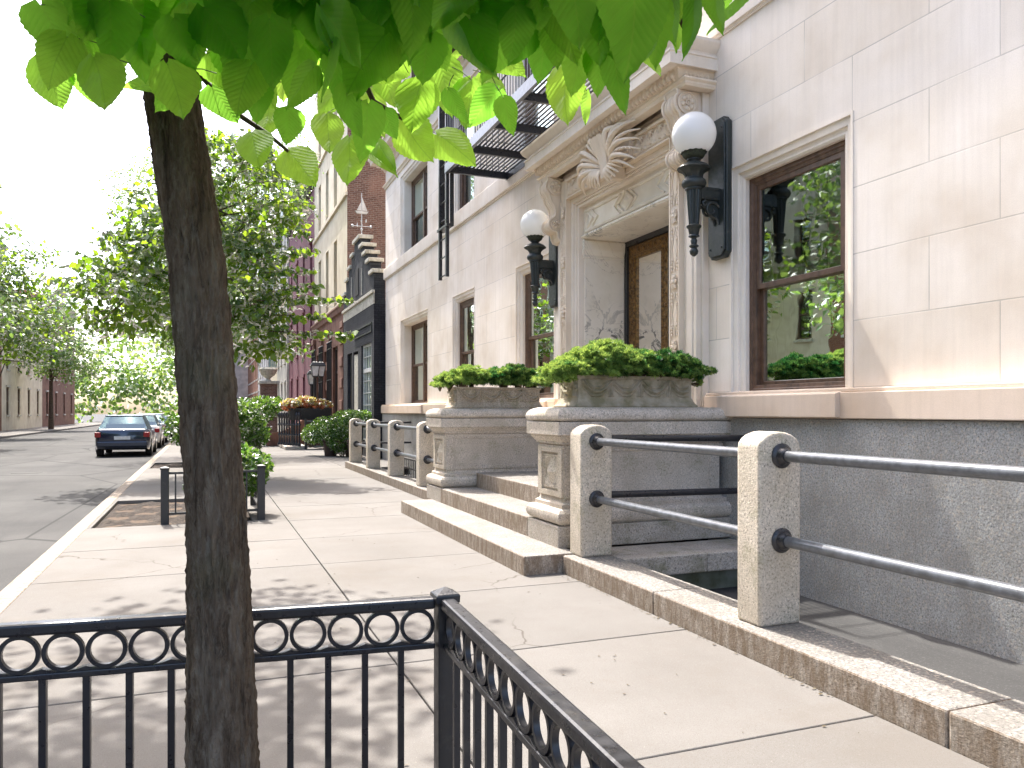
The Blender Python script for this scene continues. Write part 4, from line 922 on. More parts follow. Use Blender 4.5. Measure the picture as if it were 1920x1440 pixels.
def tree(name, base, blobs, n, size, mat, label, trunk_pts=None, tr=(.15, .08), sz=.25, grp=None, aspect=.8, sub=.35, limbs=2, extra=None, sprays=None):
    t = thing(name, base, label, 'tree', grp); C, O = clumps(blobs, n, sz, sub)
    if sprays:
        for (p, q, k) in sprays:                                       # a twig with leaves in two rows, lying flat
            p, q = np.array(p), np.array(q); tt = rng.uniform(0, 1, (k, 1)); C = np.concatenate([C, p+(q-p)*tt+rng.normal(size=(k, 3))*np.array([.09, .09, .06])*(1.25-tt*.6)]); O = np.concatenate([O, np.repeat((q-p)[None]*.3, k, 0)])
    leafcloud('crown', C, size, M[mat], t, O, .35, aspect, flat=1.2)
    m = MB(); tp = trunk_pts or [base, (base[0], base[1], base[2]+2.5), blobs[0][0]]
    k = len(tp); m.tube(tp, [tr[0]+(tr[1]-tr[0])*i/(k-1) for i in range(k)], 12); m.build('trunk', M['bark'], t, smooth=60)
    m = MB(); top = Vector(tp[-1]); mid = Vector(tp[-2])
    for c, r in blobs:
        for _ in range(limbs):
            d = rdir(1)[0]; e = Vector(c)+Vector(d*np.array(r))*.8; s0 = mid.lerp(top, random.random()); a = s0.lerp(e, .45)+Vector(rdir(1)[0])*.12
            m.tube([s0, a, e], [tr[1]*.55, tr[1]*.3, .008], 6)
            for _ in range(3): f = e+Vector(rdir(1)[0]*np.array(r))*.4; m.tube([a.lerp(e, .5), f], [.012, .004], 4)
    if sprays:
        for (p, q, k_) in sprays: m.tube([Vector(p), (Vector(p)+Vector(q))/2+Vector((0, 0, .04)), Vector(q)], [.014, .010, .004], 5)
    m.build('limb', M['bark'], t, smooth=60)
    return t
def bush(name, blobs, n, size, mat, label, grp=None, cat='shrub', extra=(), droop=.1, aspect=.6, tone=None):
    b = blobs[0]; t = thing(name, (b[0][0], b[0][1], 0.), label, cat, grp); C = []; O = []
    tot = sum(q[1][0]*q[1][2] for q in blobs)
    for c, r in blobs:
        a, d = shell(c, r, int(n*r[0]*r[2]/tot), .5); C.append(a); O.append(d)
    leafcloud('foliage', np.concatenate(C), size, M[mat], t, np.concatenate(O), droop, aspect)
    for (mt, k, s, top) in extra:
        c, r = blobs[-1] if top else blobs[0]; C = []
        for c, r in blobs:
            a, d = shell(c, [q*1.12 for q in r], max(4, int(k*r[0]*r[2]/tot)), .92); a = a[d[:, 2] > -.1]; C.append(a)
        C = np.concatenate(C); leafcloud('blossom' if 'wh' in mt else 'pale_leaves', C, s, M[mt], t, None, 0, .8)
    m = MB()
    for c, r in blobs:
        for _ in range(9): d = rdir(1)[0]; m.tube([(c[0]+d[0]*.06, c[1]+d[1]*.06, max(0, c[2]-r[2]*1.3)), (c[0]+d[0]*r[0]*.6, c[1]+d[1]*r[1]*.6, c[2]+abs(d[2])*r[2]*.6)], [.012, .005], 5)
    m.build('stem', M['twig'], t)
    return t

# ---------------------------------------------------------------- black shop house with stepped gable
XB = 4.95
B = thing('black_brick_house', (5.2, 27, 0), 'small black painted brick house with stepped gable and white coping stones', 'building')
m = MB(); wall_face(m, XB, 24.62, 30.45, 0, 4.88, [(25.02, 26.75, .5, 3.72), (27.35, 28.3, 0, 3.6), (28.55, 29.55, 0, 3.62)], .25); m.build('wall', M['bbrick'], B)
m = MB(); m.add([(XB, 24.62, -.1), (9, 24.62, -.1), (9, 24.62, 4.88), (XB, 24.62, 4.88)], [(0, 1, 2, 3)]); m.box(XB+.02, 9, 24.7, 30.4, 4.9, 5.0); m.build('side_wall', M['bbrick_x'], B)
sp_ = [(24.62, 30.45, 4.88, 5.88), (25.22, 29.85, 5.88, 6.34), (25.80, 29.27, 6.34, 6.70), (26.38, 28.69, 6.70, 7.06), (26.98, 28.1, 7.06, 7.44)]
m = MB()
for a, b, c, d in sp_: m.box(XB, XB+.36, a, b, c, d)
m.build('stepped_gable', M['bbrick'], B)
for i, (a, b, c, d) in enumerate(sp_):
    nx = sp_[i+1] if i < 4 else None
    if nx:
        for p, q in ((a-.07, nx[0]-.005), (nx[1]+.005, b+.07)):
            m = MB(); m.box(XB-.07, XB+.44, p, q, d, d+.12); m.build('coping_stone', M['offwhite'], B, bevel=.015)
    else: m = MB(); m.box(XB-.07, XB+.44, a-.09, b+.09, d, d+.13); m.build('coping_stone', M['offwhite'], B, bevel=.015)
m = MB(); m.box(XB-.012, XB+.02, 24.60, 30.45, 4.90, 5.24); m.box(XB-.07, XB+.02, 24.58, 30.47, 5.24, 5.33); m.build('white_band', M['offwhite'], B)
m = MB()
for yy in (26.6, 28.55): m.prism([(yy-.03, 5.45), (yy+.03, 5.45), (yy+.02, 6.35), (yy-.02, 6.35)], 'x', XB-.03, XB)
m.build('gable_strap', M['offwhite'], B)
m = MB(); m.box(XB-.02, XB+.02, 27.25, 27.85, 5.55, 6.45); m.build('gable_niche', M['dark'], B)
m = MB(); m.frame_yz(24.9, 28.06, 4.04, 4.34, [(0, XB+.01), (0, XB-.03), (.04, XB-.03), (.04, XB+.01)]); m.build('sign_panel', M['black'], B)
def lattice(parent, X, y0, y1, z0, z1, ny, nz, mat='whitep', split=None):
    m = MB(); m.frame_yz(y0, y1, z0, z1, [(0, X+.08), (0, X), (.07, X), (.07, X+.08)])
    zs = [split] if split else []
    for z in zs: m.box(X-.005, X+.07, y0+.07, y1-.07, z-.06, z+.06)
    for k in range(1, ny): y = y0+(y1-y0)*k/ny; m.box(X+.015, X+.05, y-.018, y+.018, z0+.07, z1-.07)
    for k in range(1, nz): z = z0+(z1-z0)*k/nz; m.box(X+.02, X+.045, y0+.07, y1-.07, z-.014, z+.014)
    o = m.build('white_window' if mat == 'whitep' else 'window', M[mat], parent)
    m = MB(); m.add([(X+.05, y0, z0), (X+.05, y1, z0), (X+.05, y1, z1), (X+.05, y0, z1)], [(0, 1, 2, 3)]); m.build('pane', M['glass'], o)
    m = MB(); m.add([(X+.5, y0, z0), (X+.5, y1, z0), (X+.5, y1, z1), (X+.5, y0, z1)], [(0, 1, 2, 3)]); m.build('room', M['curtain'] if mat == 'whitep' else M['dark'], o)
lattice(B, XB+.06, 25.02, 26.75, .5, 3.72, 4, 8, split=2.85)
m = MB(); m.box(XB+.02, XB+.1, 27.5, 28.25, 0, 3.5); m.build('white_door', M['offwhite'], B, bevel=.01)
m = MB(); m.box(XB+.1, XB+.18, 28.55, 29.5, 0, 3.6); m.build('door', M['black'], B)
wv = thing('weathervane', (5.1, 27.5, 7.57), 'white weathervane with a sailing boat on top of the black stepped gable', 'weathervane')
def W2(a, z): return (5.1-a*.25, 27.5-a, 7.57+z)
m = MB(); m.tube([W2(0, 0), W2(0, .95)], .018, 8); m.ball(W2(0, .3), .045); m.ball(W2(0, .08), (.05, .05, .07)); m.build('mast', M['zinc'], wv, smooth=60)
m = MB(); m.tube([W2(-.33, .52), W2(.33, .52)], .016, 6); m.prism([(27.5-.42, 8.04), (27.5-.42, 8.14), (27.5-.30, 8.14), (27.5-.30, 8.04)], 'x', 5.18, 5.2); m.prism([(27.5+.32, 8.02), (27.5+.46, 8.09), (27.5+.32, 8.17)], 'x', 5.0, 5.02)
m.tube([(4.78, 27.5, 7.98), (5.42, 27.5, 7.98)], .014, 6); m.ball((4.78, 27.5, 7.98), .05); m.ball((5.42, 27.5, 7.98), .05); m.build('arrow', M['zinc'], wv)
m = MB(); m.prism([(4.93, 8.42), (4.88, 8.50), (5.34, 8.50), (5.28, 8.42)], 'y', 27.46, 27.54); m.prism([(5.12, 8.53), (5.30, 8.53), (5.12, 8.98)], 'y', 27.49, 27.51); m.prism([(5.08, 8.53), (4.93, 8.53), (5.08, 8.82)], 'y', 27.49, 27.51); m.tube([W2(0, .9), W2(0, 1.58)], .012, 6); m.build('sailing_boat', M['zinc'], wv)

# ---------------------------------------------------------------- cream and brownstone house
XC = 5.11
Cr = thing('cream_townhouse', (5.4, 35, 0), 'tall cream townhouse with slit windows, brownstone ground floor and bare brick side wall', 'building')
m = MB(); op = []
for zz0, zz1 in ((5.95, 8.68), (10.05, 12.3), (13.4, 15.5)):
    for yy in (33.1, 35.5, 37.95): op.append((yy, yy+.85, zz0, zz1))
wall_face(m, XC, 30.56, 40.3, 5.5, 17, op, .3); m.build('wall', M['cream'], Cr)
m = MB(); m.add([(XC, 30.55, 0), (12, 30.55, 0), (12, 30.55, 17), (XC, 30.55, 17)], [(0, 1, 2, 3)]); m.build('side_wall', M['brick'], Cr)
m = MB(); m.box(XC+.01, 12, 30.56, 40.3, 17., 17.2); m.build('roof', M['roof'], Cr)
for i, (a, b, c, d) in enumerate(op):
    m = MB(); m.frame_yz(a, b, c, d, [(0, XC+.3), (0, XC+.14), (.1, XC+.16), (.1, XC+.3)]); f = m.build('window', M['brown'], Cr)
    m = MB(); m.add([(XC+.25, a, c), (XC+.25, b, c), (XC+.25, b, d), (XC+.25, a, d)], [(0, 1, 2, 3)]); m.build('pane', M['glass'], f)
    m = MB(); m.add([(XC+.7, a, c), (XC+.7, b, c), (XC+.7, b, d), (XC+.7, a, d)], [(0, 1, 2, 3)]); m.build('room', M['dark'], f)
for z in (9.86, 13.2):
    m = MB(); m.box(XC-.09, XC+.01, 30.53, 40.32, z, z+.14); m.build('sill_band', M['cream'], Cr)
m = MB(); m.mould([(XC, 30.5), (XC, 40.3)], [(-.02, 5.28), (.03, 5.28), (.06, 5.4), (.13, 5.45), (.16, 5.6), (.2, 5.66), (.2, 5.72), (-.02, 5.74)]); m.build('cornice', M['brownst'], Cr)
m = MB(); op2 = [(32.6, 33.9, .6, 4.2), (35.2, 36.5, .2, 4.2), (37.7, 39.0, .6, 4.2)]
wall_face(m, XC-.05, 30.56, 40.3, 0, 5.3, op2, .35); m.build('ground_floor_wall', M['brownst'], Cr)
for (a, b, c, d) in op2:
    m = MB(); m.frame_yz(a, b, c, d, [(0, XC+.2), (0, XC+.05), (.1, XC+.05), (.1, XC+.2)]); m.box(XC+.1, XC+.15, (a+b)/2-.04, (a+b)/2+.04, c, d); m.box(XC+.1, XC+.15, a, b, 3.1, 3.2)
    f = m.build('window', M['rust'], Cr); m = MB(); m.add([(XC+.18, a, c), (XC+.18, b, c), (XC+.18, b, d), (XC+.18, a, d)], [(0, 1, 2, 3)]); m.build('pane', M['glass'], f)
    m = MB(); m.add([(XC+.6, a, c), (XC+.6, b, c), (XC+.6, b, d), (XC+.6, a, d)], [(0, 1, 2, 3)]); m.build('room', M['dark'], f)
for yy in (30.62, 34.3, 36.8, 39.4):
    m = MB(); m.box(XC-.16, XC-.052, yy, yy+.62, .0, 4.75); m.box(XC-.2, XC-.052, yy-.05, yy+.67, 4.75, 5.0)
    for k in range(5): m.box(XC-.21, XC-.16, yy-.01, yy+.63, .7+k*.85, 1.08+k*.85)
    m.build('pilaster', M['brownst'], Cr, bevel=.02)
m = MB()
for a, b in ((32.55, 33.95), (35.15, 36.55), (37.65, 39.05)):
    for k in range(4): y = a+(b-a)*(k+.5)/4; m.tube([(XC-.3, y, .4), (XC-.3, y, 4.3)], .028, 5); m.ball((XC-.3, y, 4.35), .05, 6, 4)
    for z in (.5, 1.6, 2.8, 4.1): m.tube([(XC-.3, a, z), (XC-.3, b, z)], .025, 5)
m.build('window_grille', M['black'], Cr)

# ---------------------------------------------------------------- farther houses on the same side
def rowhouse(y0, y1, X, h, matw, mats, label, nwin=3, ww=.95, floors=((1.2, 3.4), (4.8, 7.0), (8.2, 10.3), (11.5, 13.5)), fm='brown', shutter=None, grp=None, cornice=True, flip=1, base=None):
    t = thing('row_house', (X+flip*.3, (y0+y1)/2, 0), label, 'building', grp); m = MB(); op = []; L = (y1-y0)/nwin
    for (a, b) in floors:
        if b > h-.4: continue
        for k in range(nwin): yc = y0+L*(k+.5); op.append((yc-ww/2, yc+ww/2, a, b))
    wall_face(m, X, y0, y1, 0, h, op, .2*flip)
    m.add([(X, y0, 0), (X+9*flip, y0, 0), (X+9*flip, y0, h), (X, y0, h)], [(0, 1, 2, 3)]); m.add([(X, y1, 0), (X+9*flip, y1, 0), (X+9*flip, y1, h), (X, y1, h)], [(0, 1, 2, 3)]); m.add([(X, y0, h), (X, y1, h), (X+9*flip, y1, h), (X+9*flip, y0, h)], [(0, 1, 2, 3)])
    m.build('wall', M[matw], t)
    for (a, b, c, d) in op:
        q = sorted; m = MB(); xa, xb_ = X+.08*flip, X+.2*flip
        m.frame_yz(a, b, c, d, [(0, xb_), (0, xa), (.09, xa), (.09, xb_)]); m.box(min(xa, xb_), max(xa, xb_), a+.09, b-.09, (c+d)/2-.03, (c+d)/2+.03); f = m.build('window', M[fm], t)
        m = MB(); m.add([(X+.16*flip, a, c), (X+.16*flip, b, c), (X+.16*flip, b, d), (X+.16*flip, a, d)], [(0, 1, 2, 3)]); m.build('pane', M['glass'], f)
        m = MB(); m.add([(X+.6*flip, a, c), (X+.6*flip, b, c), (X+.6*flip, b, d), (X+.6*flip, a, d)], [(0, 1, 2, 3)]); m.build('room', M['dark'], f)
        m = MB(); m.box(min(X-.1*flip, X+.05*flip), max(X-.1*flip, X+.05*flip), a-.1, b+.1, c-.14, c-.002); m.build('sill', M[mats], t); m = MB(); m.box(min(X-.08*flip, X+.05*flip), max(X-.08*flip, X+.05*flip), a-.12, b+.12, d+.002, d+.16); m.build('lintel', M[mats], t)
        if shutter:
            m = MB(); m.box(min(X-.05*flip, X-.002*flip), max(X-.05*flip, X-.002*flip), a-.45, a-.02, c, d); m.box(min(X-.05*flip, X-.002*flip), max(X-.05*flip, X-.002*flip), b+.02, b+.45, c, d); m.build('shutter', M[shutter], t)
    if cornice:
        m = MB(); pr = [(-.02, h-.7), (.1, h-.7), (.12, h-.4), (.4, h-.2), (.5, h-.05), (.5, h+.05), (-.02, h+.1)]
        m.mould([(X, y0), (X, y1)] if flip > 0 else [(X, y1), (X, y0)], pr); m.build('cornice', M[mats], t)
    if base: m = MB(); m.box(min(X-.06*flip, X+.01*flip), max(X-.06*flip, X+.01*flip), y0+.02, y1-.02, 0, base); m.build('base_course', M[mats], t)
    return t
rowhouse(40.3, 53.5, 5.15, 13.2, 'maroon', 'maroon', 'maroon painted row house with tall narrow windows, next beyond the cream townhouse', 4, .9, cornice=False, fm='maroon')
m = MB(); m.mould([(5.15, 40.35), (5.15, 53.4)], [(-.02, 12.9), (.15, 12.9), (.5, 13.25), (.7, 13.5), (.7, 13.6), (-.02, 13.65)]); mh = m.build('dark_cornice', M['black'], bpy.data.objects['row_house'])
rowhouse(53.5, 61, 5.0, 14.5, 'pale', 'pale', 'pale stone row house beyond the maroon one', 3)
rowhouse(61, 70, 5.1, 13, 'cream', 'offwhite', 'cream row house with teal shutters far along the street', 3, shutter='teal')
rowhouse(70, 84, 5.0, 17, 'grey', 'pale', 'grey stone house far along the street behind the trees', 5, fm='whitep')
rowhouse(84, 104, 5.0, 15, 'brick_y', 'pale', 'brick house farthest along the right side of the street', 7)
rowhouse(106, 118, -3, 24, 'pale', 'offwhite', 'tall pale block closing the far end of the street', 6, floors=tuple((2+3.2*k, 4+3.2*k) for k in range(7)))
hs = [(18, 27, 'brick_y', 'pale', 'brick house across the street nearest the left border'), (27, 36, 'cream', 'offwhite', 'cream house across the street beyond the brick one'), (36, 46, 'brownst', 'brownst', 'brownstone house across the street'), (46, 57, 'pale', 'offwhite', 'pale stone house across the street'), (57, 70, 'brick_y', 'pale', 'second brick house across the street'), (70, 86, 'cream', 'offwhite', 'farther cream house across the street'), (86, 106, 'brownst', 'pale', 'farthest brownstone house across the street'),
      (6, 18, 'brownst', 'pale', 'brownstone house across the street, outside the left border'), (-8, 6, 'cream', 'pale', 'cream house across the street opposite the portal')]
for i, (a, b, mw, ms_, lb) in enumerate(hs): rowhouse(a, b, -14.5, 11+(i*37 % 5), mw, ms_, lb, 3+(b-a > 12), flip=-1, grp='houses across the street')

# ---------------------------------------------------------------- entrance yard of the far houses: stoop wall, newels, gate, urns
t = thing('stoop_wall', (3.0, 36, 0), 'curved brown stoop side wall ending in a scroll beside the far iron fence', 'stoop')
m = MB(); m.prism([(2.45, 0), (4.9, 0), (4.9, 1.5), (4.3, 1.4), (3.7, .95), (3.1, .62), (2.7, .58), (2.45, .42)], 'y', 35.2, 35.6); m.build('side_wall', M['brownst'], t, bevel=.03)
t = thing('iron_newel_fence', (3.4, 32, 0), 'cluster of turned black iron newel posts by the far gate', 'fence')
m = MB(); m.box(2.9, 3.75, 31.7, 35.2, 0, .13); m.build('stone_plinth', M['granite'], t, bevel=.02)
for k in range(9):
    x, y = 3.44-.075*k, 31.75+.22*k; m = MB()
    m.lathe(x, y, [(.07, .13), (.07, .2), (.04, .25), (.035, .5), (.07, .55), (.04, .62), (.035, .9), (.075, .96), (.04, 1.02), (.035, 1.2), (.07, 1.28), (.08, 1.36), (.02, 1.46)], 8); m.build('newel', M['black2'], t, smooth=50)
t = thing('dark_iron_gate', (4.1, 31.5, 0), 'dark panelled iron gate with grey rail in front of the brownstone windows', 'gate')
m = MB(); m.box(3.68, 4.75, 31.5, 31.56, .2, 1.08); m.build('panel', M['rust'], t)
m = MB(); m.box(3.66, 4.77, 31.46, 31.6, 1.08, 1.14); m.box(3.66, 4.77, 31.47, 31.5, .08, .13); m.box(3.66, 4.77, 31.47, 31.5, .28, .32)
m.build('rail', M['rail'], t)
m = MB(); m.box(3.62, 3.70, 31.45, 31.62, 0, 1.2); m.box(4.73, 4.82, 31.45, 31.62, 0, 1.2); m.build('gate_post', M['black'], t)
t = thing('planter_box', (3.7, 31.2, 1.2), 'long black planter box holding the coleus above the gate', 'planter')
m = MB(); m.loft(3.15, 4.65, 32.1, 32.7, [(0, 1.15), (.05, 1.55), (.08, 1.56), (.08, 1.62), (.03, 1.62)]); m.box(3.2, 3.26, 32.2, 32.26, .0, 1.15); m.box(4.5, 4.56, 32.2, 32.26, .0, 1.15); m.build('box', M['black'], t)
bush('coleus', [((3.2, 32.3, 1.74), (.42, .35, .22)), ((3.75, 32.3, 1.82), (.45, .35, .26)), ((4.3, 32.3, 1.74), (.45, .35, .22))], 900, .15, 'lf_or', 'orange and yellow coleus spilling over the black planter box', cat='plant', extra=(('lf_ye', 700, .14, 0), ('lf_wh', 420, .11, 0)), aspect=.9)
t = thing('post_lantern', (4.1, 33, 0), 'black twin-headed post lantern in front of the brownstone windows', 'lantern')
m = MB(); m.tube([(4.2, 33, 0), (4.2, 33, 2.9)], .07, 8); m.tube([(4.2, 34, 0), (4.2, 34, 2.6)], .06, 8); m.build('post', M['black'], t)
for (x, y, z) in ((4.2, 33, 2.95), (4.2, 34.1, 2.65), (4.45, 33.1, 2.95)):
    m = MB(); m.loft(x-.1, x+.1, y-.1, y+.1, [(0, z), (.06, z+.4)]); L = m.build('lantern_glass', M['whitep'], t)
    m = MB()
    for sx in (-1, 1):
        for sy in (-1, 1): m.tube([(x+sx*.1, y+sy*.1, z), (x+sx*.165, y+sy*.165, z+.4)], .015, 5)
    m.loft(x-.17, x+.17, y-.17, y+.17, [(.02, z+.4), (.02, z+.43), (-.06, z+.56), (-.13, z+.6), (-.16, z+.72)]); m.loft(x-.1, x+.1, y-.1, y+.1, [(-.05, z-.1), (.01, z)]); m.build('lantern_cage', M['black'], t)
t = thing('brick_gate_pier', (2.7, 44, 0), 'brown brick gate pier with pale stone cap and urn at the left', 'gate pier')
m = MB(); m.box(2.75, 3.6, 43.6, 44.6, 0, 2.95); m.build('pier', M['brick'], t); m = MB(); m.box(2.65, 3.7, 43.5, 44.7, 2.95, 3.12); m.build('cap', M['offwhite'], t, bevel=.03)
m = MB(); m.lathe(3.15, 44.1, [(.2, 3.12), (.1, 3.25), (.35, 3.45), (.5, 3.75), (.42, 3.85)], 14); m.build('urn', M['offwhite'], t, smooth=50)
# foliage around the yards
bush('boxwood', [((3.75, 26.7, .85), (.55, .6, .5)), ((4.3, 26.3, 1.05), (.5, .6, .5)), ((3.35, 27.2, .72), (.35, .5, .35)), ((4.2, 26.2, .5), (.5, .5, .45))], 5200, .09, 'lf_bush', 'bright green bush in front of the black brick house, left of the farthest post')
bush('boxwood', [((4.35, 24.9, 1.25), (.45, .5, .30)), ((4.7, 25.2, 1.3), (.4, .5, .25))], 2600, .08, 'lf_bush', 'darker small-leaved bush against the white window, behind the farthest post')
m = MB(); t = thing('tub_planter', (4.3, 27, 0), 'dark tub planters standing under the bright bush', 'planter')
for (x, y) in ((3.9, 26.6), (4.5, 26.0), (4.45, 25.0)): m = MB(); m.lathe(x, y, [(.2, 0), (.26, .5), (.29, .52), (.29, .58), (.2, .58)], 14); m.build('tub', M['rust'], t, smooth=40)
bush('hydrangea', [((1.3, 16.2, .9), (.5, .6, .45)), ((.9, 15.8, 1.2), (.45, .5, .35)), ((1.15, 18., 1.35), (.5, .5, .3))], 2600, .12, 'lf_bush', 'leafy shrub with pale flowers, left of the far sidewalk', extra=(('lf_wh', 170, .07, 0),)) if False else None
bush('guard_shrub', [((.45, 12.0, .62), (.42, .5, .42)), ((.2, 11.9, .85), (.4, .4, .25)), ((.72, 12.1, .72), (.22, .3, .22)), ((.1, 12.5, .4), (.4, .5, .4))], 3400, .085, 'lf_bush', 'glossy shrub growing out of the low tree guard at the left edge', extra=(('lf_wh', 90, .03, 0),))
bush('flowering_shrub', [((1.0, 24.3, 1.0), (.75, .8, .6)), ((1.05, 24.2, 1.55), (.55, .7, .35)), ((.5, 24.2, 1.4), (.7, .7, .5)), ((1.45, 24.3, .8), (.35, .5, .4)), ((-.3, 24.5, 1.2), (.9, .8, .8))], 4200, .13, 'lf_bush', 'pale flowering shrub with large leaves under the street tree at the left', extra=(('lf_wh', 330, .07, 0),))
bush('yard_shrub', [((2.3, 35.8, 1.6), (.75, .8, .6)), ((1.5, 36, 1.3), (.7, .8, .8)), ((2.9, 36.5, 1.8), (.5, .6, .35))], 3000, .14, 'lf_bush', 'dark green shrub behind the flowering shrub, before the brick gate pier')
bush('pit_seedling', [((.25, 2.2, .12), (.10, .08, .12)), ((.40, 2.28, .10), (.07, .06, .09))], 260, .035, 'lf_bush', 'small leafy seedling behind the foreground fence bars', cat='plant')

# ---------------------------------------------------------------- parked cars far down the kerb, and an iron cover in the road
def car(x, y, paint, label):
    t = thing('parked_car', (x, y, -.13), label, 'car', 'cars parked along the kerb'); z0 = -.13
    def ring(yy, hw, zb, zt, r=.16):
        return [(x-hw+.04, y+yy, z0+zb), (x-hw, y+yy, z0+zb+.16), (x-hw, y+yy, z0+zt-r), (x-hw+r*.35, y+yy, z0+zt-r*.3), (x-hw+r, y+yy, z0+zt), (x+hw-r, y+yy, z0+zt), (x+hw-r*.35, y+yy, z0+zt-r*.3), (x+hw, y+yy, z0+zt-r), (x+hw, y+yy, z0+zb+.16), (x+hw-.04, y+yy, z0+zb)]
    m = MB(); m.rings([ring(0, .74, .42, .92), ring(.06, .84, .30, .98), ring(.35, .89, .24, 1.02), ring(1.2, .91, .22, .99), ring(3.1, .91, .22, .95), ring(4.1, .88, .24, .84), ring(4.45, .80, .30, .72), ring(4.5, .72, .38, .66)]); B_ = m.build('body', M[paint], t, smooth=50)
    m = MB(); m.rings([[(x-h, y+yy, z0+zz), (x-h2, y+y2, z0+z2), (x+h2, y+y2, z0+z2), (x+h, y+yy, z0+zz)] for yy, h, zz, y2, h2, z2 in ((.30, .80, .98, .62, .60, 1.42), (.31, .80, .98, .66, .61, 1.43), (2.9, .80, .95, 2.1, .62, 1.45), (3.1, .78, .93, 2.25, .60, 1.43))]); m.build('window_band', M['glass'], t, smooth=20)
    m = MB(); m.loft(x-.58, x+.58, y+.75, y+2.1, [(.0, z0+1.425), (.04, z0+1.44), (.02, z0+1.475), (-.08, z0+1.49)]); m.build('roof', M[paint], t, smooth=50)
    m = MB(); m.box(x-.6, x+.6, y+.7, y+2.4, z0+.6, z0+1.15); m.build('seats', M['dark'], t)
    for sx in (-1, 1):
        for wy in (.85, 3.6):
            m = MB(); cx = x+sx*.80; m.rings([[(cx+d, y+wy+r*math.cos(a), z0+.32+r*math.sin(a)) for a in [2*math.pi*j/24 for j in range(24)]] for r, d in ((.26, -.1), (.32, -.09), (.325, .0), (.32, .11), (.22, .12))]); W_ = m.build('wheel', M['tyre'], t, smooth=50)
            m = MB(); m.rings([[(cx+d*sx, y+wy+r*math.cos(a), z0+.32+r*math.sin(a)) for a in [2*math.pi*j/16 for j in range(16)]] for r, d in ((.2, .08), (.2, .125), (.05, .13))]); m.build('rim', M['zinc'], W_)
        m = MB(); m.box(x+sx*.78-.1, x+sx*.78+.1, y-.005, y+.12, z0+.70, z0+.88); m.build('tail_lamp', M['lampr'], t, bevel=.02)
    m = MB(); m.box(x-.82, x+.82, y-.05, y+.14, z0+.36, z0+.56); m.build('bumper', M[paint], t, bevel=.04)
    m = MB(); m.box(x-.26, x+.26, y-.012, y+.01, z0+.62, z0+.74); m.build('number_plate', M['whitep'], t)
car(-2.75, 31, 'car_b', 'dark blue parked car nearest, at the left kerb'); car(-2.75, 37.5, 'car_c', 'white parked car between the blue and the silver ones'); car(-2.75, 44, 'car_a', 'silver parked car beyond the white one'); car(-2.7, 51, 'car_b', 'farthest dark parked car at the left kerb')
m = MB(); m.lathe(-4.4, 24, [(.36, -.135), (.36, -.125), (.33, -.122), (.31, -.126), (.02, -.126)], 32); tag(m.build('manhole_cover', M['asphalt']), 'round iron manhole cover in the roadway at the left', 'manhole cover')
# ---------------------------------------------------------------- street trees
tree('linden_tree', (-.25, 23.4, 0), [((-.3, 20.5, 5.4), (1.9, 2.0, 2.0)), ((1.0, 19.2, 5.2), (.85, 1.4, .8)), ((1.15, 18.6, 3.9), (.9, 1.2, .65)), ((.9, 18.5, 3.05), (.9, 1.2, .5)), ((1.6, 19.5, 6.3), (.7, 1.0, .45)), ((-1.6, 19.5, 4.2), (1.4, 1.6, 1.2)), ((.6, 21, 7.6), (1.4, 1.6, .9)), ((1.7, 18.2, 2.95), (.5, .8, .28))],
     10500, .155, 'lf_mid', 'young street tree with glossy leaves reaching over the sidewalk at the left', [(-.25, 23.4, 0), (-.3, 23.2, 1.6), (-.2, 22.4, 3.2), (.0, 21, 5.0), (.2, 20.5, 6.5)], (.13, .05), .17, sub=.5,
     sprays=[((.9, 18., 3.9), (2.95, 17, 3.88), 130), ((1.0, 18., 3.25), (2.92, 17, 3.10), 120), ((1.0, 18., 4.5), (2.15, 17, 4.45), 70), ((.9, 18., 4.75), (2.2, 17.2, 4.95), 80), ((1.2, 18.5, 5.6), (2.2, 18.1, 5.45), 60), ((1.2, 18.6, 6.3), (2.3, 18.2, 6.1), 60), ((1.0, 18.0, 3.6), (2.4, 17.3, 3.5), 70), ((1.2, 18., 4.1), (2.3, 17.2, 4.15), 70), ((1.2, 19., 6.8), (2.1, 18.4, 6.7), 40)])
tree('locust_tree', (-.6, 34.6, 0), [((.6, 31.5, 10.8), (1.8, 2.2, 1.3)), ((2.2, 31, 10.3), (1.3, 1.8, 1.4)), ((3.2, 31.4, 11.2), (.8, 1.5, 1.0)), ((2.7, 30.6, 8.9), (.8, 1.2, .9)), ((-1.2, 32, 9.5), (2.2, 2., 2.0)), ((3.2, 31.2, 9.6), (.5, 1.0, 1.1)), ((1.0, 31.5, 8.8), (1.6, 1.6, .8))],
     12000, .095, 'lf_far', 'feathery pale green locust tree farther along the street, against the cream townhouse', [(-.6, 34.6, 0), (-.5, 34.2, 4), (.2, 33, 7.5), (.8, 31.8, 10)], (.2, .07), .26, sub=.5)
tree('street_tree', (-.9, 47, 0), [((0, 46, 9), (3, 3, 3)), ((-2.5, 46, 8), (2.5, 3, 3)), ((1.6, 45, 12), (2.2, 2.5, 2.2))], 7000, .2, 'lf_far', 'pale leafy tree far down the right pavement', None, (.25, .1), .4, grp='trees lining the street')
tree('street_tree', (-.9, 64, 0), [((0, 63, 9), (3.5, 3.5, 3.5)), ((-3, 63, 8.5), (3, 3, 3))], 4200, .28, 'lf_far', 'farthest leafy tree on the right pavement', None, (.25, .1), .5, grp='trees lining the street')
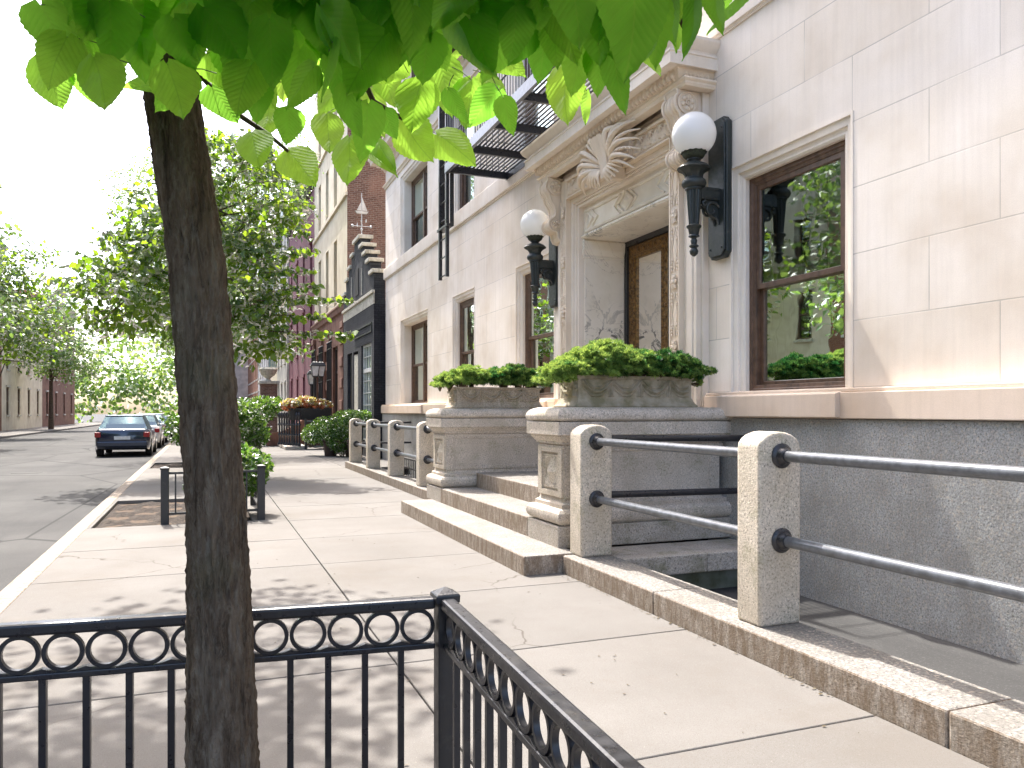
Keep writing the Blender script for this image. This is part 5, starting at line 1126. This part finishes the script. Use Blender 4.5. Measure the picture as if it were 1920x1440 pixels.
for i, (x, y, lb) in enumerate([(-12, 12, 'tree across the street nearest the left border'), (-12, 21, 'second tree across the street from the left border'), (-12, 31, 'tree across the street before the brownstone'), (-12, 42, 'tree across the street before the pale house'), (-12, 56, 'tree across the street before the second brick house'), (-12, 75, 'farthest tree across the street'), (-12, 3, 'tree across the street opposite the portal')]):
    tree('street_tree', (x, y, 0), [((x, y, 7.5), (3.2, 3.6, 3.2)), ((x+2, y-1, 5.8), (2.2, 2.4, 1.8)), ((x+1, y+1, 10.5), (2.4, 2.6, 1.8))], 5200, .24, 'lf_far' if i % 2 else 'lf_mid', lb, None, (.22, .09), .42, grp='trees lining the street')

# ---------------------------------------------------------------- the foreground tree: broad pleated leaves hanging into the top of the view
def big_leaves(specs):
    "specs: (base, tip, width, roll) -> verts, faces, uv, tone"
    NR, NC = 22, 8; V = []; Fc = []; UV = []; T = []; b0 = 0
    prof = lambda v: (math.sin(math.pi*min(1, v**.62*1.0))**.62)*(1-.52*v)*1.16 if v < 1 else 0
    ws = np.array([max(0.0, prof(i/NR)) for i in range(NR+1)]); ws[0] = .10; ws[-1] = 0.0; ws[-2] *= .45; ws[-3] *= .72; ws /= ws.max()
    for (B, Tp, W, roll, tone) in specs:
        B, Tp = np.array(B), np.array(Tp); d = Tp-B; L = np.linalg.norm(d); d = d/L
        ref = np.array([math.sin(YAW), math.cos(YAW), 0.]); side = np.cross(d, ref); side /= max(1e-6, np.linalg.norm(side)); nn = np.cross(side, d)
        c_, s_ = math.cos(roll), math.sin(roll); side, nn = side*c_+nn*s_, nn*c_-side*s_
        fold = rng.uniform(.10, .38); curl = rng.uniform(-.16, .18); bend = rng.uniform(-.14, .16); ww = rng.uniform(0, 6)
        for i in range(NR+1):
            v = i/NR; tooth = 1+(.035 if i % 2 else -.02)
            for j in range(NC+1):
                u = (j/NC-.5)*2; wd = ws[i]*W*.5*tooth
                back = .10*L*abs(u)**1.5*(1-v)**7                       # heart-shaped shoulders
                p = B+d*(v*L+bend*0-back)+side*(u*wd+bend*L*math.sin(v*math.pi)*.35)+nn*(abs(u)*wd*fold+curl*L*(v-.3)**2+.012*L*math.sin(v*9+u*3+ww))
                V.append(p); UV.append((u*ws[i]*.9, v))
        m = NC+1
        for i in range(NR):
            for j in range(NC): a = b0+i*m+j; Fc.append((a, a+1, a+m+1, a+m)); T.append(tone)
        b0 += (NR+1)*m
    return np.array(V), np.array(Fc), np.array(UV), np.array(T)
S = []; pet = []
def L2(u0, v0, u1, v1, w_, dep, roll=0., dd=0., tone=None):
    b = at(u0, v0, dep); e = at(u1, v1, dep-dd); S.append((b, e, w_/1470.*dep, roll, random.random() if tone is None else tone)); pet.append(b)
# farther leaves, with sunlight painted in as lighter tones
for a in [(541, 284, 592, 350, 76, 2.05, .2), (655, 258, 650, 348, 80, 2.1, -.2), (472, 248, 486, 314, 72, 2.0, .1), (790, 152, 771, 250, 84, 2.1, .1), (757, 224, 812, 302, 82, 2.15, -.1), (818, 250, 891, 306, 76, 2.2, .15),
          (824, 112, 848, 222, 74, 2.25, -.2), (612, 214, 618, 292, 62, 2.2, .3), (748, 106, 700, 158, 66, 2.2, 0), (1062, 124, 1066, 243, 74, 2.1, -.15), (690, 284, 748, 328, 34, 2.15, .9), (700, 256, 744, 318, 44, 2.15, .5), (884, 150, 872, 247, 66, 2.2, .2),
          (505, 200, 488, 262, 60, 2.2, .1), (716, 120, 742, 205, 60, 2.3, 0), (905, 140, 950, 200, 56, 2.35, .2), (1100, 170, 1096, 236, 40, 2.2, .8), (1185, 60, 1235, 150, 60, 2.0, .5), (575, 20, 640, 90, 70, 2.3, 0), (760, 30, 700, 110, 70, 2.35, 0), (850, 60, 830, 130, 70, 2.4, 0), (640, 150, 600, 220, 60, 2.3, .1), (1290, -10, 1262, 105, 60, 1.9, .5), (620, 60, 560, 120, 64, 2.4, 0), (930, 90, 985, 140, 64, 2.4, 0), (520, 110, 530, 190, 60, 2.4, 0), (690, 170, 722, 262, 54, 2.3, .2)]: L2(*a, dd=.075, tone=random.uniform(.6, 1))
# nearer leaves, with shade painted in as darker tones
for a in [(541, 205, 536, 273, 60, 1.7, .15), (505, 36, 512, 172, 84, 1.5, .1), (624, 98, 632, 192, 60, 1.6, -.2), (676, 76, 668, 192, 68, 1.55, .1), (646, 160, 681, 262, 52, 1.55, .25), (690, 195, 673, 306, 70, 1.65, -.1), (563, 94, 548, 202, 70, 1.7, .15), (765, -32, 768, 118, 78, 1.5, .1),
          (893, 2, 872, 112, 46, 1.6, .5), (968, 14, 954, 120, 78, 1.55, -.1), (1185, -60, 1173, 152, 140, 1.25, .05), (1070, -60, 1089, 94, 100, 1.35, .1), (1304, -14, 1281, 114, 48, 1.5, .5), (1336, -24, 1354, 70, 50, 1.6, .3), (1226, -6, 1229, 132, 70, 1.55, -.3), (1150, 108, 1173, 218, 56, 1.6, .2), (944, 184, 964, 254, 46, 1.7, .1), (1086, 76, 1070, 186, 66, 1.7, 0),
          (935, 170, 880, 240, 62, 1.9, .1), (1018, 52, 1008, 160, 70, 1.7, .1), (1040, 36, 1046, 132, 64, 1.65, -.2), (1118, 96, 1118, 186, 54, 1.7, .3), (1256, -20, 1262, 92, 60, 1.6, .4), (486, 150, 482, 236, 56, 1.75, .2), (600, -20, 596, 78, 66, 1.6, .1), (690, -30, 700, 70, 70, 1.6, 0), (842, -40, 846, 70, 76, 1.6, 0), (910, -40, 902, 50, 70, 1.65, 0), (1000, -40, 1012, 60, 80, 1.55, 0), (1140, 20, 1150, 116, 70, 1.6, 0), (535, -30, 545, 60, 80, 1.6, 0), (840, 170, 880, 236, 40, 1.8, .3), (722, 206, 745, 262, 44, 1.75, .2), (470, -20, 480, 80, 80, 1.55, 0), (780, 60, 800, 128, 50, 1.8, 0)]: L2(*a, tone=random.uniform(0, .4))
cont = [(60, 210), (200, 260), (330, 240), (430, 250), (480, 240), (560, 190), (640, 220), (700, 185), (760, 160), (850, 180), (920, 165), (1000, 165), (1060, 150), (1100, 130), (1180, 165), (1220, 110), (1290, 78), (1350, 50), (1362, -60)]
for k in range(470):
    u = random.uniform(440, 1352) if k > 90 else random.uniform(90, 470); vb = np.interp(u, [c[0] for c in cont], [c[1] for c in cont])
    vt = vb-random.uniform(0, 1)**.8*(vb+120); dep = random.uniform(1.5, 2.0); ln = 175/dep*random.uniform(.75, 1.15)*1.1; an = random.gauss(0, .42)
    if u > 1280 and random.random() < .6: continue
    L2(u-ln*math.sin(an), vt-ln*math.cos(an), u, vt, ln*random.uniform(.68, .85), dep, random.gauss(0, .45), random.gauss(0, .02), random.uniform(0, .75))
ft = thing('overhanging_tree', (0, 2.3, 0), 'big tree with broad pleated leaves hanging across the top of the picture', 'tree')
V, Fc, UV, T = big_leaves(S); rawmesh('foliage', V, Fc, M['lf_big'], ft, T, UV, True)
m = MB()
tp = [Vector(p) for p in [(.045, 2.28, -.1), (.045, 2.28, .5), (.03, 2.28, 1.2), (-.02, 2.29, 1.9), (-.12, 2.32, 2.6), (-.32, 2.45, 3.3), (-.6, 2.9, 4.2), (-.6, 3.6, 5.4)]]; tr_ = [.16, .10, .082, .078, .074, .068, .062, .05]
NS, NA = 420, 72; rl = []                                              # ridged, fissured bark as real relief
def fbm(a, z):
    return (math.sin(a*9+2.2*math.sin(z*5)+math.sin(z*13+a*3))+.6*math.sin(a*17+3*math.sin(z*9+a*2)+z*4)+.5*math.sin(z*60+5*math.sin(a*7+z*3))*math.sin(a*11+z*7))/2.1
for i in range(NS):
    q = i/(NS-1)*(len(tp)-1); k = min(int(q), len(tp)-2); f = q-k; f_ = f*f*(3-2*f) if 0 < k < len(tp)-2 else f
    c = tp[k].lerp(tp[k+1], f); r = tr_[k]+(tr_[k+1]-tr_[k])*f
    if c.z < .6: r += .05*max(0, .6-c.z)**2
    rl.append([(c.x+(r+d)*math.cos(a), c.y+(r+d)*math.sin(a), c.z) for a in [2*math.pi*j/NA for j in range(NA)] for d in (-.014*abs(fbm(a*1., c.z*1.3))**.5*(.5+.5*abs(math.sin(a*13+1.5*math.sin(c.z*6))))+random.uniform(-.0015, .0015),)])
m.rings(rl); m.build('trunk', M['bark2'], ft, smooth=70)
m = MB(); sprg = []
root = Vector((-.5, 2.4, 3.2))
mains = [[(-.5, 2.4, 3.2), at(420, -260, 2.2), at(560, -60, 2.0), at(585, 15, 1.95), at(520, 55, 1.95)], [(-.5, 2.4, 3.2), at(560, -330, 2.2), at(900, -190, 2.1), at(1180, -120, 1.8), at(1350, -60, 1.7)], [at(900, -190, 2.1), at(912, -40, 2.0), at(914, 10, 1.95), at(880, 60, 1.95)], [at(1180, -120, 1.8), at(980, -30, 2.0), at(865, 75, 2.1), at(800, 140, 2.15), at(770, 158, 2.15)],
         [at(560, -60, 2.0), at(640, 60, 2.1), at(700, 190, 2.15), at(765, 228, 2.15), at(806, 248, 2.2)], [at(520, 55, 1.95), at(560, 110, 1.95), at(600, 160, 1.9)], [(-.45, 2.2, 2.7), at(300, 60, 2.2), at(440, 210, 2.1), at(500, 250, 2.05), at(541, 284, 2.05)], [at(900, -190, 2.1), at(1060, -60, 2.), at(1075, 110, 2.05), at(1095, 150, 2.1)], [(-.5, 2.4, 3.2), at(300, -200, 2.3), at(180, 20, 2.3)], [at(1180, -120, 1.8), at(1275, 30, 1.8), at(1290, 70, 1.8)]]
segs = []
for br in mains:
    pts = [Vector(p) for p in br]; n = len(pts); m.tube(pts, [(.020 if i == 0 and br[0][2] > 2.6 else .010)*(1-.72*i/(n-1))+.0015 for i in range(n)], 7)
    for i in range(n-1):
        for q in range(6): segs.append(pts[i].lerp(pts[i+1], q/6))
m.build('branch', M['twig'], ft, smooth=60)
m = MB()
for b in pet:
    c = min(segs, key=lambda s_: (s_-b).length)
    q = Vector(b)+(c-Vector(b)).normalized()*min(.07, (c-b).length)+Vector((0, .01, .0)); m.tube([q, (q+b)/2+Vector((0, .004, .006)), b], [.0014, .0012, .001], 4)
m.build('leaf_stalks', M['stalk'], ft, kind='stuff')
# unseen crown above the view: dappled shade from C, added blocker slabs from C2
C2, O2 = clumps([((-.7, 2.48, 4.5), (1.1, .42, .35)), ((.25, 2.46, 4.45), (.9, .40, .35)), ((.95, 2.32, 4.3), (.6, .38, .3)), ((-1.6, 2.8, 4.6), (1., .7, .5)), ((-.3, .9, 3.75), (2.0, 1.0, .3)), ((-1.9, 1.6, 3.9), (1.2, 1.2, .4))], 17000, .12, .6)  # unseen leaf slabs added to shade near leaves and block overhead sky
C, O = clumps([ ((-.5, 10.0, 8.1), (1.2, 1.9, .8)), ((-1.6, 8.2, 7.8), (1.3, 1.8, 1.2)), ((-.7, 7.4, 7.1), (.75, .9, .6)), ((-2.2, 6.2, 6.8), (1.3, 2., 1.4))], 4800, .28, .35)
C = np.concatenate([C, C2]); O = np.concatenate([O, O2]); leafcloud('crown', C, .13, M['lf_mid'], ft, O, .35, .8, flat=1.2)
m = MB()
for e in ((-2.2, 6.2, 6.8), (-.5, 9.2, 8.), (-.7, 7.4, 7.1), (-1.6, 8.2, 7.8), (.35, 3, 4.5), (-.9, 3, 4.6), (-1.4, 2.4, 5.4)): m.tube([(-.6, 2.9, 4.2), Vector((-.6, 3.6, 5.4)).lerp(Vector(e), .4), e], [.05, .035, .008], 7)
m.build('limb', M['bark'], ft, smooth=60)
C, O = clumps([((x, 128+random.uniform(-4, 4), 6+random.uniform(-1, 3)), (5, 4, 7)) for x in range(-60, 12, 4)], 12000, 1.0, .5)
dt = leafcloud('distant_trees', C, .7, M['lf_far'], None, O, .3, .8); dt['kind'] = 'stuff'; tag(dt, 'far-off mass of trees closing the end of the street', 'trees')
# fallen bits on the paving
m = MB()
for k in range(80):
    x, y = random.uniform(.1, 3.05), random.uniform(2.8, 12) ** 1.0; s = random.uniform(.004, .014); a = random.uniform(0, 3)
    m.add([(x+s*math.cos(a+q), y+s*.6*math.sin(a+q), .004+.003*(i % 2)) for i, q in enumerate((0, 1.4, 3.1, 4.6))], [(0, 1, 2, 3)])
for k in range(60):
    y = random.uniform(3, 6.5); x = 3.07-abs(random.gauss(0, .03)); s = random.uniform(.006, .018); a = random.uniform(0, 3)
    m.add([(x+s*math.cos(a+q), y+s*.6*math.sin(a+q), .005+.003*(i % 2)) for i, q in enumerate((0, 1.4, 3.1, 4.6))], [(0, 1, 2, 3)])
o = m.build('leaf_litter', M['twig'], kind='stuff'); tag(o, 'small dry leaf scraps scattered on the paving', 'litter')
